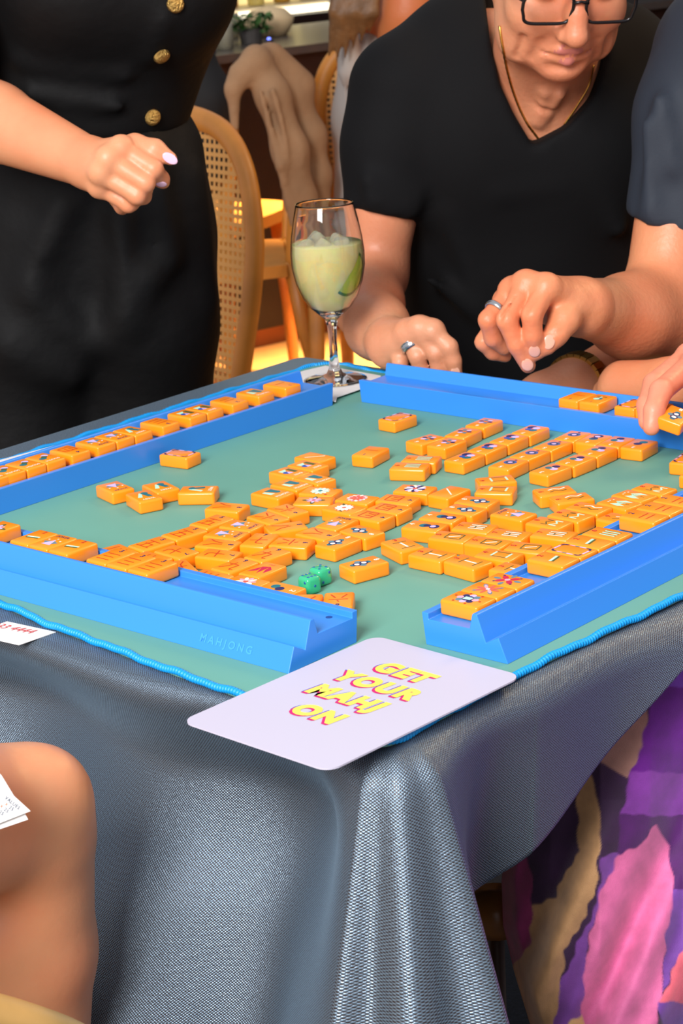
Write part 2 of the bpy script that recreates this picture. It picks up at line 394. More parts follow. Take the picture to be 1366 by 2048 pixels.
# imprint on the near left rack
tv, tf = text2d('MAHJONG', 0.0085, 0.0002, 0.12, 1.5)
e1 = np.array([0.0077, 0.0186]); e1n = e1 / np.linalg.norm(e1); nn = np.array([-e1n[1], e1n[0]])
vs = []
for a, b in tv:
    q = e1 * 0.45 + e1n * b + nn * 0.00025; vs.append((RLEN - 0.065 + a, q[0], q[1]))
mesh('imprint', vs, tf, mat('imprint_silver', (66, 152, 236), 0.3), RA, rel=False)
MAT_TILES = [
    (-0.1527, 1.9635, -34.5, 'soap', 'orange tile, framed by lilac and navy dashes, lying alone beside the far left rack'),
    (-0.2073, 1.8617, -57.6, 'joker', 'orange tile, a lilac joker, leftmost of the four loose tiles near the left rack'),
    (-0.1779, 1.8265, -63.5, 'west', 'orange tile, a teal W and west, nearest the camera of the loose left tiles'),
    (-0.1644, 1.8529, -60.8, 'west', 'orange tile, a teal W and west, behind the two other loose left tiles'),
    (-0.129, 1.8359, -9.4, 'west', 'orange tile, a teal W and west, lying sideways, rightmost of the loose left tiles'),
    (-0.022, 1.9207, -44.4, 'line', 'orange tile, one white diagonal line, at the back end of the wind tile row'),
    (-0.0286, 1.8936, -44.6, 'east', 'orange tile, the word east, next to the diagonal line tile at the back'),
    (-0.0458, 1.8741, -46.6, 'east', 'orange tile, the word east, left of the other east tile on the mat'),
    (-0.0226, 1.8476, -48.3, 'north', 'orange tile, a teal N and north, rightmost of the three norths'),
    (-0.0436, 1.8331, -43.5, 'north', 'orange tile, a teal N and north, middle of the three norths'),
    (-0.0608, 1.8102, -41.2, 'north', 'orange tile, a teal N and north, leftmost of the three norths'),
    (-0.0177, 1.8059, -27.6, 'flower1', 'orange tile, a cream flower, beside the norths, behind the lilac flower'),
    (-0.0238, 1.7784, -12.1, 'flower2', 'orange tile, a lilac flower, in front of the cream flower'),
    (0.0146, 1.7762, -32.6, 'flower3', 'orange tile, a red flower, left of the farthest red square tile'),
    (0.0025, 1.7498, -42.1, 'flower4', 'orange tile, a white flower, in front of the red flower tile'),
    (0.0256, 1.7229, -40.5, 'crak4', 'orange tile, a red square and 4, nearest of the three red squares'),
    (0.0415, 1.7415, -38.7, 'crak4', 'orange tile, a red square and 4, middle of the three red squares'),
    (0.0501, 1.7668, -30.6, 'crak4', 'orange tile, a red square and 4, farthest of the three red squares'),
    (-0.1006, 1.7762, -26.8, 'crak8', 'orange tile, a curved red eight, farthest left of the numeral tiles, behind the fives'),
    (-0.0468, 1.7547, -54.6, 'crak6', 'orange tile, a red six character, right of the other six, below the lilac flower'),
    (-0.0637, 1.7363, -52.2, 'crak6', 'orange tile, a red six character, just behind the twin jokers'),
    (-0.1123, 1.7359, 46.4, 'crak5', 'orange tile, a red five character, farthest of the three fives'),
    (-0.1613, 1.6835, 40.1, 'crak5', 'orange tile, a red five character, nearest of the three fives, by the near left rack'),
    (-0.1348, 1.7075, 40.2, 'crak5', 'orange tile, a red five character, middle of the three fives'),
    (-0.0986, 1.6968, -31.0, 'joker', 'orange tile, a lilac joker, left one of the twin jokers'),
    (-0.086, 1.7187, -35.5, 'joker', 'orange tile, a lilac joker, right one of the twin jokers'),
    (-0.1045, 1.6715, -28.6, 'crak8', 'orange tile, a curved red eight, just in front of the twin jokers'),
    (-0.0482, 1.7067, 15.1, 'crak8', 'orange tile, a curved red eight, lying askew right of the twin jokers'),
    (-0.0699, 1.6751, 67.2, 'crak7', 'orange tile, a red seven character, turned, between an eight and a six'),
    (-0.0428, 1.6628, -21.3, 'crak6', 'orange tile, a red six character, left of the first eight dot tile'),
    (-0.0626, 1.6353, 43.4, 'crak9', 'orange tile, a red nine character, right one of the two nines'),
    (-0.089, 1.612, 44.8, 'crak9', 'orange tile, a red nine character, left one of the two nines'),
    (-0.103, 1.6434, -28.0, 'crak7', 'orange tile, a red seven character, left of the nines, in front of an eight'),
    (-0.1385, 1.6573, -46.8, 'crak7', 'orange tile, a red seven character, just left of the gap, beside the nearest five'),
    (-0.0662, 1.5967, 49.2, 'reddragon', 'orange tile, a crimson bird shape, left of the green dice'),
    (-0.0066, 1.5135, -94.4, 'crak6', 'orange tile, a red six character, rightmost behind the end of the near left rack'),
    (-0.0316, 1.5135, -97.8, 'crak6', 'orange tile, a red six character, behind the near left rack, in front of the dice'),
    (-0.0044, 1.6564, 46.9, 'dot8', 'orange tile, eight linked dots, front one of the touching eight dot pair'),
    (0.0161, 1.6799, -50.7, 'dot8', 'orange tile, eight linked dots, rear one of the touching eight dot pair'),
    (-0.0046, 1.709, 53.0, 'joker', 'orange tile, a lilac joker, behind the eight dot pair, in front of the white flower'),
    (-0.0205, 1.6823, -42.7, 'crak8', 'orange tile, a curved red eight, left of the eight dot pair'),
    (0.0153, 1.5969, 31.4, 'dot8', 'orange tile, eight linked dots, lying alone right of the green dice'),
    (0.0482, 1.639, 117.3, 'bam3', 'orange tile, three bamboo sticks, tilted, leftmost of the threes on the right'),
    (0.0712, 1.6082, 137.5, 'bam3', 'orange tile, three bamboo sticks, middle of the threes in front'),
    (0.0981, 1.5843, 131.7, 'bam3', 'orange tile, three bamboo sticks, nearest three, beside the flower tiles'),
    (0.1236, 1.5969, 144.2, 'bam4', 'orange tile, a bamboo box, between the threes and the fives'),
    (0.1323, 1.5589, 137.9, 'bam3', "orange tile, three bamboo sticks, partly hidden behind the right rack's gap"),
    (0.0898, 1.6514, 148.1, 'bam5', 'orange tile, a green bamboo square and 5, leftmost of the green square tiles'),
    (0.1181, 1.6301, 145.7, 'bam5', 'orange tile, a green bamboo square and 5, middle of the green square tiles'),
    (0.1485, 1.6109, 151.3, 'bam5', 'orange tile, a green bamboo square and 5, rightmost of the green square tiles'),
    (0.1104, 1.6726, 150.3, 'bam7', 'orange tile, parallel bamboo sticks and 7, leftmost of the sevens, beside the fours'),
    (0.1365, 1.6479, 149.8, 'bam7', 'orange tile, parallel bamboo sticks and 7, middle of the sevens'),
    (0.173, 1.641, 149.2, 'bam7', 'orange tile, parallel bamboo sticks and 7, rightmost of the sevens, near the right rack'),
    (0.1458, 1.7023, 138.0, 'joker', 'orange tile, a lilac joker, lying alone in the middle of the right cluster'),
    (0.0693, 1.6848, 148.8, 'dot4', 'orange tile, two pairs of dots and 4, front one of the two fours in dots'),
    (0.0852, 1.7068, 145.7, 'dot4', 'orange tile, two pairs of dots and 4, rear one of the two fours in dots'),
    (0.118, 1.7463, 146.5, 'dot8', 'orange tile, eight linked dots, rear one of the eight dots beyond the fours'),
    (0.1049, 1.7238, 139.6, 'dot8', 'orange tile, eight linked dots, front one of the eight dots beyond the fours'),
    (0.1373, 1.777, 163.8, 'bam4', 'orange tile, a bamboo box, front one of the pair right of the diagonal line'),
    (0.1401, 1.8073, -172.7, 'bam4', 'orange tile, a bamboo box, rear one of the pair right of the diagonal line'),
    (0.0668, 1.7944, 153.4, 'flower5', 'orange tile, a lilac radiating flower, alone left of the white diagonal line'),
    (0.0961, 1.7786, -131.0, 'line', 'orange tile, one white diagonal line, right of the radiating lilac flower'),
    (0.0659, 1.8694, 161.9, 'bam6', 'orange tile, six bamboo sticks, front one of the six bamboo pair'),
    (0.0775, 1.8911, 160.2, 'bam6', 'orange tile, six bamboo sticks, rear one of the six bamboo pair'),
    (0.0312, 1.9282, -121.3, 'crak1', 'orange tile, one red line, lying alone in the middle of the mat'),
    (0.0623, 2.0496, -134.8, 'soap', 'orange tile, framed by lilac and navy dashes, lying alone nearest the back rack'),
    (0.1048, 1.9412, -132.5, 'dot6', 'orange tile, six petal dots, nearest in the row of six dots'),
    (0.123, 1.9749, -124.9, 'dot6', 'orange tile, six petal dots, middle of the row of six dots'),
    (0.1462, 2.0071, -128.6, 'dot6', 'orange tile, six petal dots, farthest in the row of six dots, by the back rack'),
    (0.086, 1.9591, -139.8, 'dot6', 'orange tile, six petal dots, left of the row of six dots'),
    (0.1177, 1.8868, -130.8, 'dot7', 'orange tile, overlapping dots and 7, first and nearest of the four sevens in dots'),
    (0.141, 1.914, -130.1, 'dot7', 'orange tile, overlapping dots and 7, second of the four sevens in dots'),
    (0.1646, 1.9419, -130.1, 'dot7', 'orange tile, overlapping dots and 7, third of the four sevens in dots'),
    (0.188, 1.9684, -129.6, 'dot7', 'orange tile, overlapping dots and 7, fourth and farthest of the sevens in dots'),
    (0.1561, 1.8571, -129.0, 'dot5', 'orange tile, a ringed dot, nearest in the row of ringed fives'),
    (0.1787, 1.8845, -132.2, 'dot5', 'orange tile, a ringed dot, second in the row of ringed fives'),
    (0.2025, 1.9104, -131.3, 'dot5', 'orange tile, a ringed dot, third in the row of ringed fives'),
    (0.1917, 1.8297, -136.7, 'dot3', 'orange tile, three dots, nearest in the row of three dots'),
    (0.2175, 1.8542, -133.5, 'dot3', 'orange tile, three dots, second in the row of three dots'),
    (0.2412, 1.8806, -130.6, 'dot3', 'orange tile, three dots, third in the row of three dots'),
    (0.2824, 1.8941, -126.0, 'dot2', 'orange tile, two dots, right end of the row by the back rack'),
    (0.2634, 1.9087, -126.2, 'dot3', 'orange tile, three dots, second from right by the back rack'),
    (0.2436, 1.9222, -126.0, 'dot4', 'orange tile, two pairs of dots and 4, third from right by the back rack'),
    (0.2253, 1.938, -126.7, 'dot5', 'orange tile, a ringed dot, left end of the row by the back rack'),
    (0.3176, 1.8361, -120.4, 'soap', 'orange tile, framed by lilac and navy dashes, cut by the right edge of the picture'),
    (0.3192, 1.7911, -122.2, 'dot2', 'orange tile, two dots, peeking out behind the far end of the right rack'),
    (0.1877, 1.7625, -168.3, 'bam9', 'orange tile, zigzag bamboo and 9, rear one of the tilted nines pair'),
    (0.1999, 1.7381, -166.3, 'bam9', 'orange tile, zigzag bamboo and 9, front one of the tilted nines pair'),
    (0.2103, 1.7065, 138.3, 'bam9', 'orange tile, zigzag bamboo and 9, between the tilted pair and the eights'),
    (0.1929, 1.6886, 134.6, 'bam8', 'orange tile, crossed bamboo sticks and 8, right one of the eights side by side'),
    (0.1728, 1.6722, 139.2, 'bam8', 'orange tile, crossed bamboo sticks and 8, left one of the eights side by side'),
    (0.238, 1.7143, 130.5, 'bird', 'orange tile, a mint bird, left of the two mint birds'),
    (0.2535, 1.7333, 131.3, 'bird', 'orange tile, a mint bird, right of the two mint birds'),
    (0.273, 1.7488, 134.8, 'bam8', 'orange tile, crossed bamboo sticks and 8, farthest along the right rack, past the birds'),
    (0.2318, 1.6703, 135.4, 'bam9', 'orange tile, zigzag bamboo and 9, half hidden behind the twos on the right rack'),
    (-0.1883, 1.6688, -55.7, 'crak3', "orange tile, three red lines, peeking out behind the near left rack's threes"),
    (-0.1603, 1.6447, -45.1, 'crak2', 'orange tile, two red lines, mostly hidden behind the threes of the near left rack'),
    (-0.1346, 1.6165, -69.0, 'crak9', 'orange tile, a red nine character, peeking out behind the gap of the near left rack'),
    (-0.108, 1.5884, -41.0, 'crak3', 'orange tile, three red lines, half hidden behind the near left rack, by the nines'),
    (-0.0789, 1.5687, -41.0, 'flower6', 'orange tile, a pale flower, half hidden behind the near left rack, below the red bird'),
    (-0.051, 1.5476, -41.0, 'dot2', 'orange tile, two dots, barely showing behind the near left rack, near the dice'),
]
RACK_TILES = [
    ('D', 0.4416, 'south', 'orange tile, a teal S and south, far left rack, at the picture edge'),
    ('D', 0.4216, 'south', 'orange tile, a teal S and south, second south on the far left rack'),
    ('D', 0.3973, 'south', 'orange tile, a teal S and south, third south on the far left rack'),
    ('D', 0.3736, 'south', 'orange tile, a teal S and south, last south before the red square, far left rack'),
    ('D', 0.343, 'crak4', 'orange tile, a red square and 4, on the far left rack'),
    ('D', 0.3108, 'joker', 'orange tile, a lilac joker, left joker on the far left rack'),
    ('D', 0.2868, 'joker', 'orange tile, a lilac joker, right joker on the far left rack'),
    ('D', 0.2629, 'west', 'orange tile, a teal W and west, beside the jokers on the far left rack'),
    ('D', 0.2264, 'crak3', 'orange tile, three red lines, on the far left rack'),
    ('D', 0.1893, 'east', 'orange tile, the word east, left one of two on the far left rack'),
    ('D', 0.1655, 'east', 'orange tile, the word east, right one of two on the far left rack'),
    ('D', 0.1297, 'crak2', 'orange tile, two red lines, on the far left rack'),
    ('D', 0.0919, 'north', 'orange tile, a teal N and north, between the lines on the far left rack'),
    ('D', 0.0521, 'crak1', 'orange tile, one red line, nearest the wine glass on the far left rack'),
    ('A', 0.1002, 'flower2', 'orange tile, a lilac flower, at the left picture edge on the near left rack'),
    ('A', 0.1483, 'bam2', 'orange tile, a bamboo pair, left of the joker on the near left rack'),
    ('A', 0.1721, 'joker', 'orange tile, a lilac joker, between two bamboo tiles on the near left rack'),
    ('A', 0.1965, 'bam2', 'orange tile, a bamboo pair, right of the joker on the near left rack'),
    ('A', 0.2418, 'crak3', 'orange tile, three red lines, left of three on the near left rack'),
    ('A', 0.2658, 'crak3', 'orange tile, three red lines, middle of three on the near left rack'),
    ('A', 0.2899, 'crak3', 'orange tile, three red lines, right of three on the near left rack'),
    ('B', 0.0234, 'flower7', 'orange tile, a dark round flower, at the near end of the right rack'),
    ('B', 0.0473, 'flower8', 'orange tile, a coral star flower, second on the right rack'),
    ('B', 0.0712, 'flower9', 'orange tile, a crimson petal flower, third on the right rack'),
    ('B', 0.1292, 'bam2', 'orange tile, a bamboo pair, before the dashed frame on the right rack'),
    ('B', 0.1532, 'soap', 'orange tile, framed by lilac and navy dashes, between two bamboo tiles on the right rack'),
    ('B', 0.1773, 'bam2', 'orange tile, a bamboo pair, after the dashed frame on the right rack'),
    ('B', 0.2014, 'bam6', 'orange tile, six bamboo sticks, beside the gap on the right rack'),
    ('B', 0.254, 'crak2', 'orange tile, two red lines, nearest of three on the right rack'),
    ('B', 0.2782, 'crak2', 'orange tile, two red lines, middle of three on the right rack'),
    ('B', 0.3024, 'crak2', 'orange tile, two red lines, farthest of three on the right rack'),
    ('C', 0.2175, 'crak1', 'orange tile, one red line, leftmost on the back rack'),
    ('C', 0.1935, 'bird1', 'orange tile, a mint curl and 1, second on the back rack'),
    ('C', 0.1525, 'soap', 'orange tile, framed by lilac and navy dashes, third on the back rack'),
    ('C', 0.1285, 'dot1', 'orange tile, one ringed dot, beside the fingers on the back rack'),
]
# ------------------------------------------------------------------ tiles
TS, TL, TT_ = 0.0235, 0.0345, 0.0120
tile_m = mat('tile_amber', (255, 146, 22), 0.30, Subsurface_Weight=0.15, Subsurface_Scale=0.002, Coat_Weight=0.12, Coat_Roughness=0.15)
tile_m.node_tree.nodes['Principled BSDF'].inputs['Subsurface Radius'].default_value = (1.0, 0.5, 0.15)
bm = bmesh.new(); bmesh.ops.create_cube(bm, size=1.0)
for q in bm.verts: q.co = Vector((q.co.x * TS, q.co.y * TL, (q.co.z + 0.5) * TT_))
bmesh.ops.bevel(bm, geom=bm.edges[:], offset=0.0021, segments=3, profile=0.5, affect='EDGES')
TILE_ME = bpy.data.meshes.new('mahjong_tile'); bm.to_mesh(TILE_ME); bm.free()
TILE_ME.materials.append(tile_m); TILE_ME.polygons.foreach_set('use_smooth', [True] * len(TILE_ME.polygons))
INK = {k: mat('ink_' + k, c, 0.4) for k, c in dict(navy=(28, 32, 96), red=(190, 14, 34), brick=(200, 50, 14), teal=(14, 112, 128), olive=(74, 90, 44),
        mint=(186, 242, 214), white=(255, 248, 230), lilac=(206, 188, 242), pink=(246, 168, 190), crimson=(196, 16, 70), coral=(240, 98, 78), slate=(92, 132, 150), blue=(40, 84, 178)).items()}
INKN = list(INK)
class Design:
    def __init__(s): s.v, s.f, s.m, s.k = [], [], [], 0
    def poly(s, pts, c):
        z = TT_ + 0.00008 + 0.000012 * s.k; s.k += 1; o = len(s.v)
        s.v += [(x * 1.14e-3, y * 1.08e-3, z) for x, y in pts]; s.f.append(tuple(range(o, o + len(pts)))); s.m.append(INKN.index(c))
    def line(s, a, b, w_, c):
        a, b = np.array(a, float), np.array(b, float); d = (b - a) / np.linalg.norm(b - a); n = np.array([-d[1], d[0]]) * w_ / 2
        s.poly([a - n, b - n, b + n, a + n], c)
    def path(s, pts, w_, c):
        for a, b in zip(pts[:-1], pts[1:]): s.line(a, b, w_, c)
    def disc(s, x, y, r, c, ry=None, rot=0, n=14):
        ry = ry or r; cr, sr = math.cos(rot), math.sin(rot)
        s.poly([(x + r * math.cos(a) * cr - ry * math.sin(a) * sr, y + r * math.cos(a) * sr + ry * math.sin(a) * cr) for a in np.linspace(0, 2 * PI, n, endpoint=False)], c)
    def text(s, txt, y, size, c, x=0, off=0.0):
        tv, tf = text2d(txt, size, off, 0, 1.05, 2); z = TT_ + 0.0001 + 0.000012 * s.k; s.k += 1; o = len(s.v)
        s.v += [((a + x) * 1e-3, (b + y) * 1e-3, z) for a, b in tv]; s.f += [tuple(o + i for i in q) for q in tf]; s.m += [INKN.index(c)] * len(tf)
    def flower(s, cols, n, r, y=0, core='white'):
        for i in range(n):
            a = 2 * PI * i / n; s.disc(math.cos(a) * r * 0.62, y + math.sin(a) * r * 0.62, r * 0.42, cols[i % len(cols)], r * 0.2, a)
        s.disc(0, y, r * 0.24, core)
def design(k):
    d = Design(); N = 12.0
    n = int(k[-1]) if k[-1].isdigit() else 0
    if k.startswith('crak'):
        d.text(str(n), N, 6.8, 'navy', 0, 0.2)
        W_ = 1.05
        if n <= 3 and n > 0:
            for i in range(n):
                y = -2.5 + (i - (n - 1) / 2) * 6.0; d.line((-6.0 + (1.2 if i == 1 and n == 3 else 0), y), (6.0 - (1.2 if i == 1 and n == 3 else 0), y), W_, 'brick')
        elif n == 4:
            d.path([(-6, -9), (6, -9), (6, 3), (-6, 3), (-6, -9)], W_, 'brick'); d.line((-2, 3), (-2.6, -5), W_, 'brick'); d.line((2, 3), (2, -5), W_, 'brick')
        elif n == 5:
            d.path([(-6, 4), (6, 4)], W_, 'brick'); d.path([(-1, 4), (-3, -9)], W_, 'brick'); d.path([(-4.5, -2), (4.5, -2), (4, -9)], W_, 'brick'); d.line((-7, -9), (7, -9), W_, 'brick')
        elif n == 6:
            d.line((-0.5, 5), (0.8, 2), W_, 'brick'); d.line((-6.5, 0), (6.5, 0), W_, 'brick'); d.line((-2, -3), (-5.5, -10), W_, 'brick'); d.line((2, -3), (5.5, -10), W_, 'brick')
        elif n == 7:
            d.line((-6.5, -3), (6.5, 0), W_, 'brick'); d.path([(0, 5), (-0.5, -7), (1, -9), (6, -9)], W_, 'brick')
        elif n == 8:
            d.path([(-1.5, 3), (-3, -4), (-6.5, -10)], W_, 'brick'); d.path([(1, 4), (2.5, -4), (6.5, -10)], W_, 'brick')
        else:
            d.path([(-1.5, 5), (-2.5, -4), (-6.5, -10)], W_, 'brick'); d.path([(-6, 1), (3.5, 1), (3, -8), (4, -10), (6.8, -9)], W_, 'brick')
    elif k.startswith('dot'):
        d.text(str(n), N, 6.8, 'white', 0, 0.2); y0 = -3
        if n == 1 or n == 5:
            d.disc(0, y0, 5.6, 'blue'); d.disc(0, y0, 4.4, 'teal'); d.disc(0, y0, 3.6, 'navy'); d.disc(0, y0, 2.2, 'lilac'); d.disc(-1, y0 - 7.4, 1.3, 'navy')
        elif n == 2:
            d.disc(-1.2, y0 - 3, 3.6, 'teal'); d.disc(1.2, y0 + 3, 3.6, 'navy')
        elif n == 3:
            d.disc(-2.4, y0 + 1.5, 3.5, 'lilac'); d.disc(3.0, y0 + 1, 3.4, 'teal'); d.disc(0.3, y0 - 5, 3.4, 'navy'); d.disc(0.4, y0 - 0.8, 1.2, 'white')
        elif n == 4:
            d.disc(0, y0 + 3.5, 4.0, 'teal'); d.disc(0.4, y0 + 1, 3.0, 'navy'); d.disc(-0.3, y0 - 5.4, 4.2, 'navy'); d.disc(0, y0 - 4.2, 2.5, 'lilac')
        elif n == 6:
            for i in range(6):
                a = i * PI / 3; d.disc(4.2 * math.cos(a), y0 + 4.8 * math.sin(a), 2.6, ('navy', 'lilac', 'slate')[i % 3], 1.9, a)
            d.disc(0, y0, 1.1, 'coral')
        elif n == 7:
            d.disc(-2.6, y0 + 3.2, 3.9, 'teal'); d.disc(2.4, y0 - 4.2, 4.4, 'navy'); d.disc(-2.0, y0 - 3.6, 3.6, 'lilac'); d.disc(2.2, y0 + 2.2, 3.2, 'blue'); d.disc(0, y0, 1.3, 'coral')
        else:
            d.disc(0, y0 + 6.6, 2.4, 'teal'); d.disc(0, y0 - 6.6, 2.4, 'teal'); d.disc(-3.4, y0, 2.8, 'slate'); d.disc(3.4, y0, 2.8, 'slate')
            for s_ in (-1, 1): d.disc(0, y0 + 3.1 * s_, 3.3, 'navy'); d.disc(0, y0 + 3.1 * s_, 2.0, 'white'); d.disc(0, y0 + 3.1 * s_, 1.2, 'lilac', 0.5)
    elif k.startswith('bam'):
        d.text(str(n), N, 6.8, 'red', 0, 0.2); W_ = 1.5
        if n == 2:
            d.line((-5.6, -3), (5.6, -1), 2.4, 'olive'); d.line((-5.6, -1.2), (5.6, 0.8), 2.2, 'mint'); d.line((-3, -1), (0, 0), 1.0, 'white')
        elif n == 3:
            d.line((-5.5, 4.5), (5.5, 4.5), 1.1, 'olive'); d.line((-5.5, -9.5), (5.5, -9.5), 1.1, 'olive'); d.line((0, 3.4), (0, -8.6), 1.6, 'white')
        elif n == 4:
            d.line((-4.6, 4), (-4.6, -9), 1.1, 'olive'); d.line((4.6, 4), (4.6, -9), 1.1, 'olive'); d.line((-4.6, 4), (4.6, 4), 1.7, 'mint'); d.line((-4.6, -9), (4.6, -9), 1.7, 'mint')
        elif n == 5:
            d.path([(-5, 4), (5, 4), (5, -9), (-5, -9), (-5, 4)], 1.2, 'olive'); d.line((-2.4, 1.5), (2.4, -6.5), 1.3, 'white')
        elif n in (6, 7):
            for i in (-1, 0, 1):
                d.line((i * 3.6 + 0.8, 3.6), (i * 3.6 + 0.8, -9.4), 1.5, 'olive'); d.line((i * 3.6, 4), (i * 3.6, -9), 1.5, 'mint' if n == 6 else 'white')
            if n == 7: d.line((-1.8, -1), (1.8, -1), 1.2, 'olive')
        elif n == 8:
            d.path([(-5, 4.5), (-5, -1), (0, 3), (5, -1), (5, 4.5)], 1.1, 'olive'); d.path([(-5, -9.5), (-5, -3), (0, -7.5), (5, -3), (5, -9.5)], 1.4, 'mint')
        else:
            d.path([(-3.4, 5), (-0.8, 0), (-3.6, -5), (-0.8, -10)], 1.3, 'olive'); d.path([(1.6, 5), (4.2, 0), (1.4, -5), (4.2, -10)], 1.5, 'white')
    elif k in ('west', 'east', 'north', 'south'):
        d.text(k.upper(), 11.4, 4.6, 'white', 0, 0.1)
        if k == 'west':
            d.poly([(-6, 5), (-2, 5), (0.5, -6), (-3.5, -8)], 'teal'); d.poly([(6.5, 4), (3, 5), (-0.5, -6), (1.5, -8)], 'mint'); d.disc(-2.5, -6, 3, 'teal')
        elif k == 'east':
            d.poly([(-6, -8), (-6, 4), (-2, 4), (-2, -8)], 'olive'); d.poly([(-2, -8), (5, 3), (6, -8)], 'mint'); d.disc(3.2, 0.5, 3.6, 'blue'); d.poly([(-1, 4), (4, 4), (1.5, -2)], 'lilac')
        elif k == 'north':
            d.poly([(-6, -8), (-6, 3), (-1, 3), (2, -8)], 'teal'); d.poly([(1, 4), (6, 4), (6, -6), (3, -6)], 'mint'); d.disc(-3.5, 1.5, 3.0, 'teal')
        else:
            d.disc(-3.2, -5, 3.2, 'lilac'); d.poly([(-4.5, -2), (-1, -6), (5, 1), (2, 4)], 'olive'); d.disc(3.2, 1.6, 3.4, 'teal')
    elif k == 'joker':
        d.text('JOKER', 11.6, 4.6, 'navy', 0, 0.1)
        d.poly([(-7, -2), (-1.5, -8), (-0.5, 1)], 'slate'); d.poly([(7, -2), (1.5, -8), (0.5, 1)], 'slate'); d.poly([(-4.5, -8), (4.5, -8), (0, 3.6)], 'lilac'); d.disc(-6, 2, 0.9, 'white'); d.disc(5.6, 2, 0.9, 'white'); d.disc(0, 5.4, 0.8, 'white')
    elif k == 'soap':
        for sx in (-1, 1):
            for sy in (-1, 1):
                d.path([(sx * 7.6, sy * 8), (sx * 7.2, sy * 11.2), (sx * 4.6, sy * 12.4)], 1.7, 'navy')
            d.line((sx * 7.7, -7), (sx * 7.7, -1.5), 1.5, 'lilac'); d.line((sx * 7.7, 7), (sx * 7.7, 2.5), 1.5, 'pink'); d.line((sx * 7.7, -1), (sx * 7.7, 2), 1.5, 'slate')
            d.line((-3.6, sx * 12.4), (3.6, sx * 12.4), 1.5, 'lilac')
    elif k == 'line':
        d.line((-6.5, 6), (6.5, -6), 1.2, 'white')
    elif k == 'reddragon':
        d.poly([(-7, -9), (-3.5, 4.5), (-1.5, -4)], 'crimson'); d.poly([(-3.5, 4.5), (2, 7), (1.6, -9), (-1, -2)], 'crimson'); d.poly([(2, 7), (7, 2), (6, -7), (3, 0)], 'crimson')
        d.text('red', 11.8, 4.0, 'coral', 0, 0.05)
    elif k == 'bird':
        d.poly([(-6, 5), (-1.5, 1), (-4.5, -9), (-7, -4)], 'mint'); d.poly([(-1.5, 1), (1.5, 5), (1, -6), (-2, -3)], 'mint'); d.poly([(1.5, 5), (6.5, -1), (5.6, -9), (2, -2)], 'mint')
        d.line((0, 3), (0, -10), 0.6, 'olive'); d.disc(-3, 9, 0.8, 'white'); d.disc(0, 10, 0.8, 'mint'); d.disc(3, 9, 0.8, 'white')
    elif k == 'bird1':
        d.text('1', N, 6, 'navy', 0, 0.06); d.disc(0, 0, 4.2, 'teal'); d.disc(1.0, 1.0, 2.8, 'mint'); d.line((-5, -7), (5, -7), 1.6, 'olive'); d.line((0, -3), (0, -7), 1.6, 'mint')
    else:
        if n == 1: d.flower(['white', 'mint'], 12, 8, 0, 'teal'); d.disc(-8, 9, 1.2, 'slate'); d.disc(8, 9, 1.2, 'red')
        elif n == 2: d.flower(['olive'], 4, 9.5, 0); d.flower(['lilac', 'pink'], 8, 6.5, 0, 'crimson')
        elif n == 3: d.flower(['pink', 'white'], 14, 8.5, 0); d.flower(['coral'], 9, 6.5, 0, 'red'); d.disc(0, 0, 1.0, 'pink')
        elif n == 4: d.poly([(-9, -9), (-2, -5), (-5, -1)], 'olive'); d.poly([(9, 6), (4, 1), (7, -2)], 'olive'); d.flower(['coral'], 6, 8.5, 0); d.flower(['white'], 12, 7.5, 0, 'coral')
        elif n == 5: d.flower(['lilac', 'white', 'navy'], 15, 9, 0, 'coral')
        elif n == 6: d.flower(['white', 'pink'], 10, 8, 0, 'coral')
        elif n == 7:
            for i in range(8):
                a_ = 2 * PI * i / 8; d.disc(math.cos(a_) * 5.6, math.sin(a_) * 6.4, 2.5, ('lilac', 'navy', 'pink', 'slate')[i % 4])
            for i in range(6):
                a_ = 2 * PI * i / 6 + 0.4; d.disc(math.cos(a_) * 9.2, math.sin(a_) * 11.0, 0.9, 'red')
            d.disc(0, 0, 4.2, 'navy'); d.poly([(-2.2, -3.2), (2.2, -3.2), (2.2, 3.2), (-2.2, 3.2)], 'mint')
        elif n == 8:
            for i in range(4):
                a_ = PI / 4 + i * PI / 2; d.disc(math.cos(a_) * 6.5, math.sin(a_) * 7.5, 3.8, 'slate', 1.6, a_)
            for i in range(8):
                a_ = 2 * PI * i / 8; d.disc(math.cos(a_) * 4.2, math.sin(a_) * 5.2, 4.2, 'pink' if i % 4 == 1 else 'coral', 1.2, a_)
            d.disc(0, 0, 1.5, 'white')
        else:
            for i in range(4):
                a_ = i * PI / 2; d.disc(math.cos(a_) * 7.5, math.sin(a_) * 8.5, 3.0, 'slate', 1.6, a_)
            for i in range(4):
                a_ = PI / 4 + i * PI / 2; d.disc(math.cos(a_) * 4.6, math.sin(a_) * 5.6, 3.6, 'crimson', 2.1, a_); d.disc(math.cos(a_) * 8.6, math.sin(a_) * 10, 1.0, 'navy')
            d.disc(0, 0, 2.0, 'pink')
    me = bpy.data.meshes.new('printed_design'); me.from_pydata([tuple(map(float, q)) for q in d.v], [], d.f)
    for c in INKN: me.materials.append(INK[c])
    me.polygons.foreach_set('material_index', d.m); me.update()
    return me
DES = {}
def tile(k, label, group, loc, rz, tilt=None):
    if k not in DES: DES[k] = design(k)
    o = link('mahjong_tile', TILE_ME, None, loc); o.rotation_euler = (0, 0, rz) if tilt is None else tilt
    tag(o, label, 'tile', group); link('printed_design', DES[k], o); return o
rnd = random.Random(4)
for x, y, a, k, lab in MAT_TILES:
    tile(k, lab, 'orange mahjong tiles on the mat', (x, y, 0.7500), math.radians(a - 90))
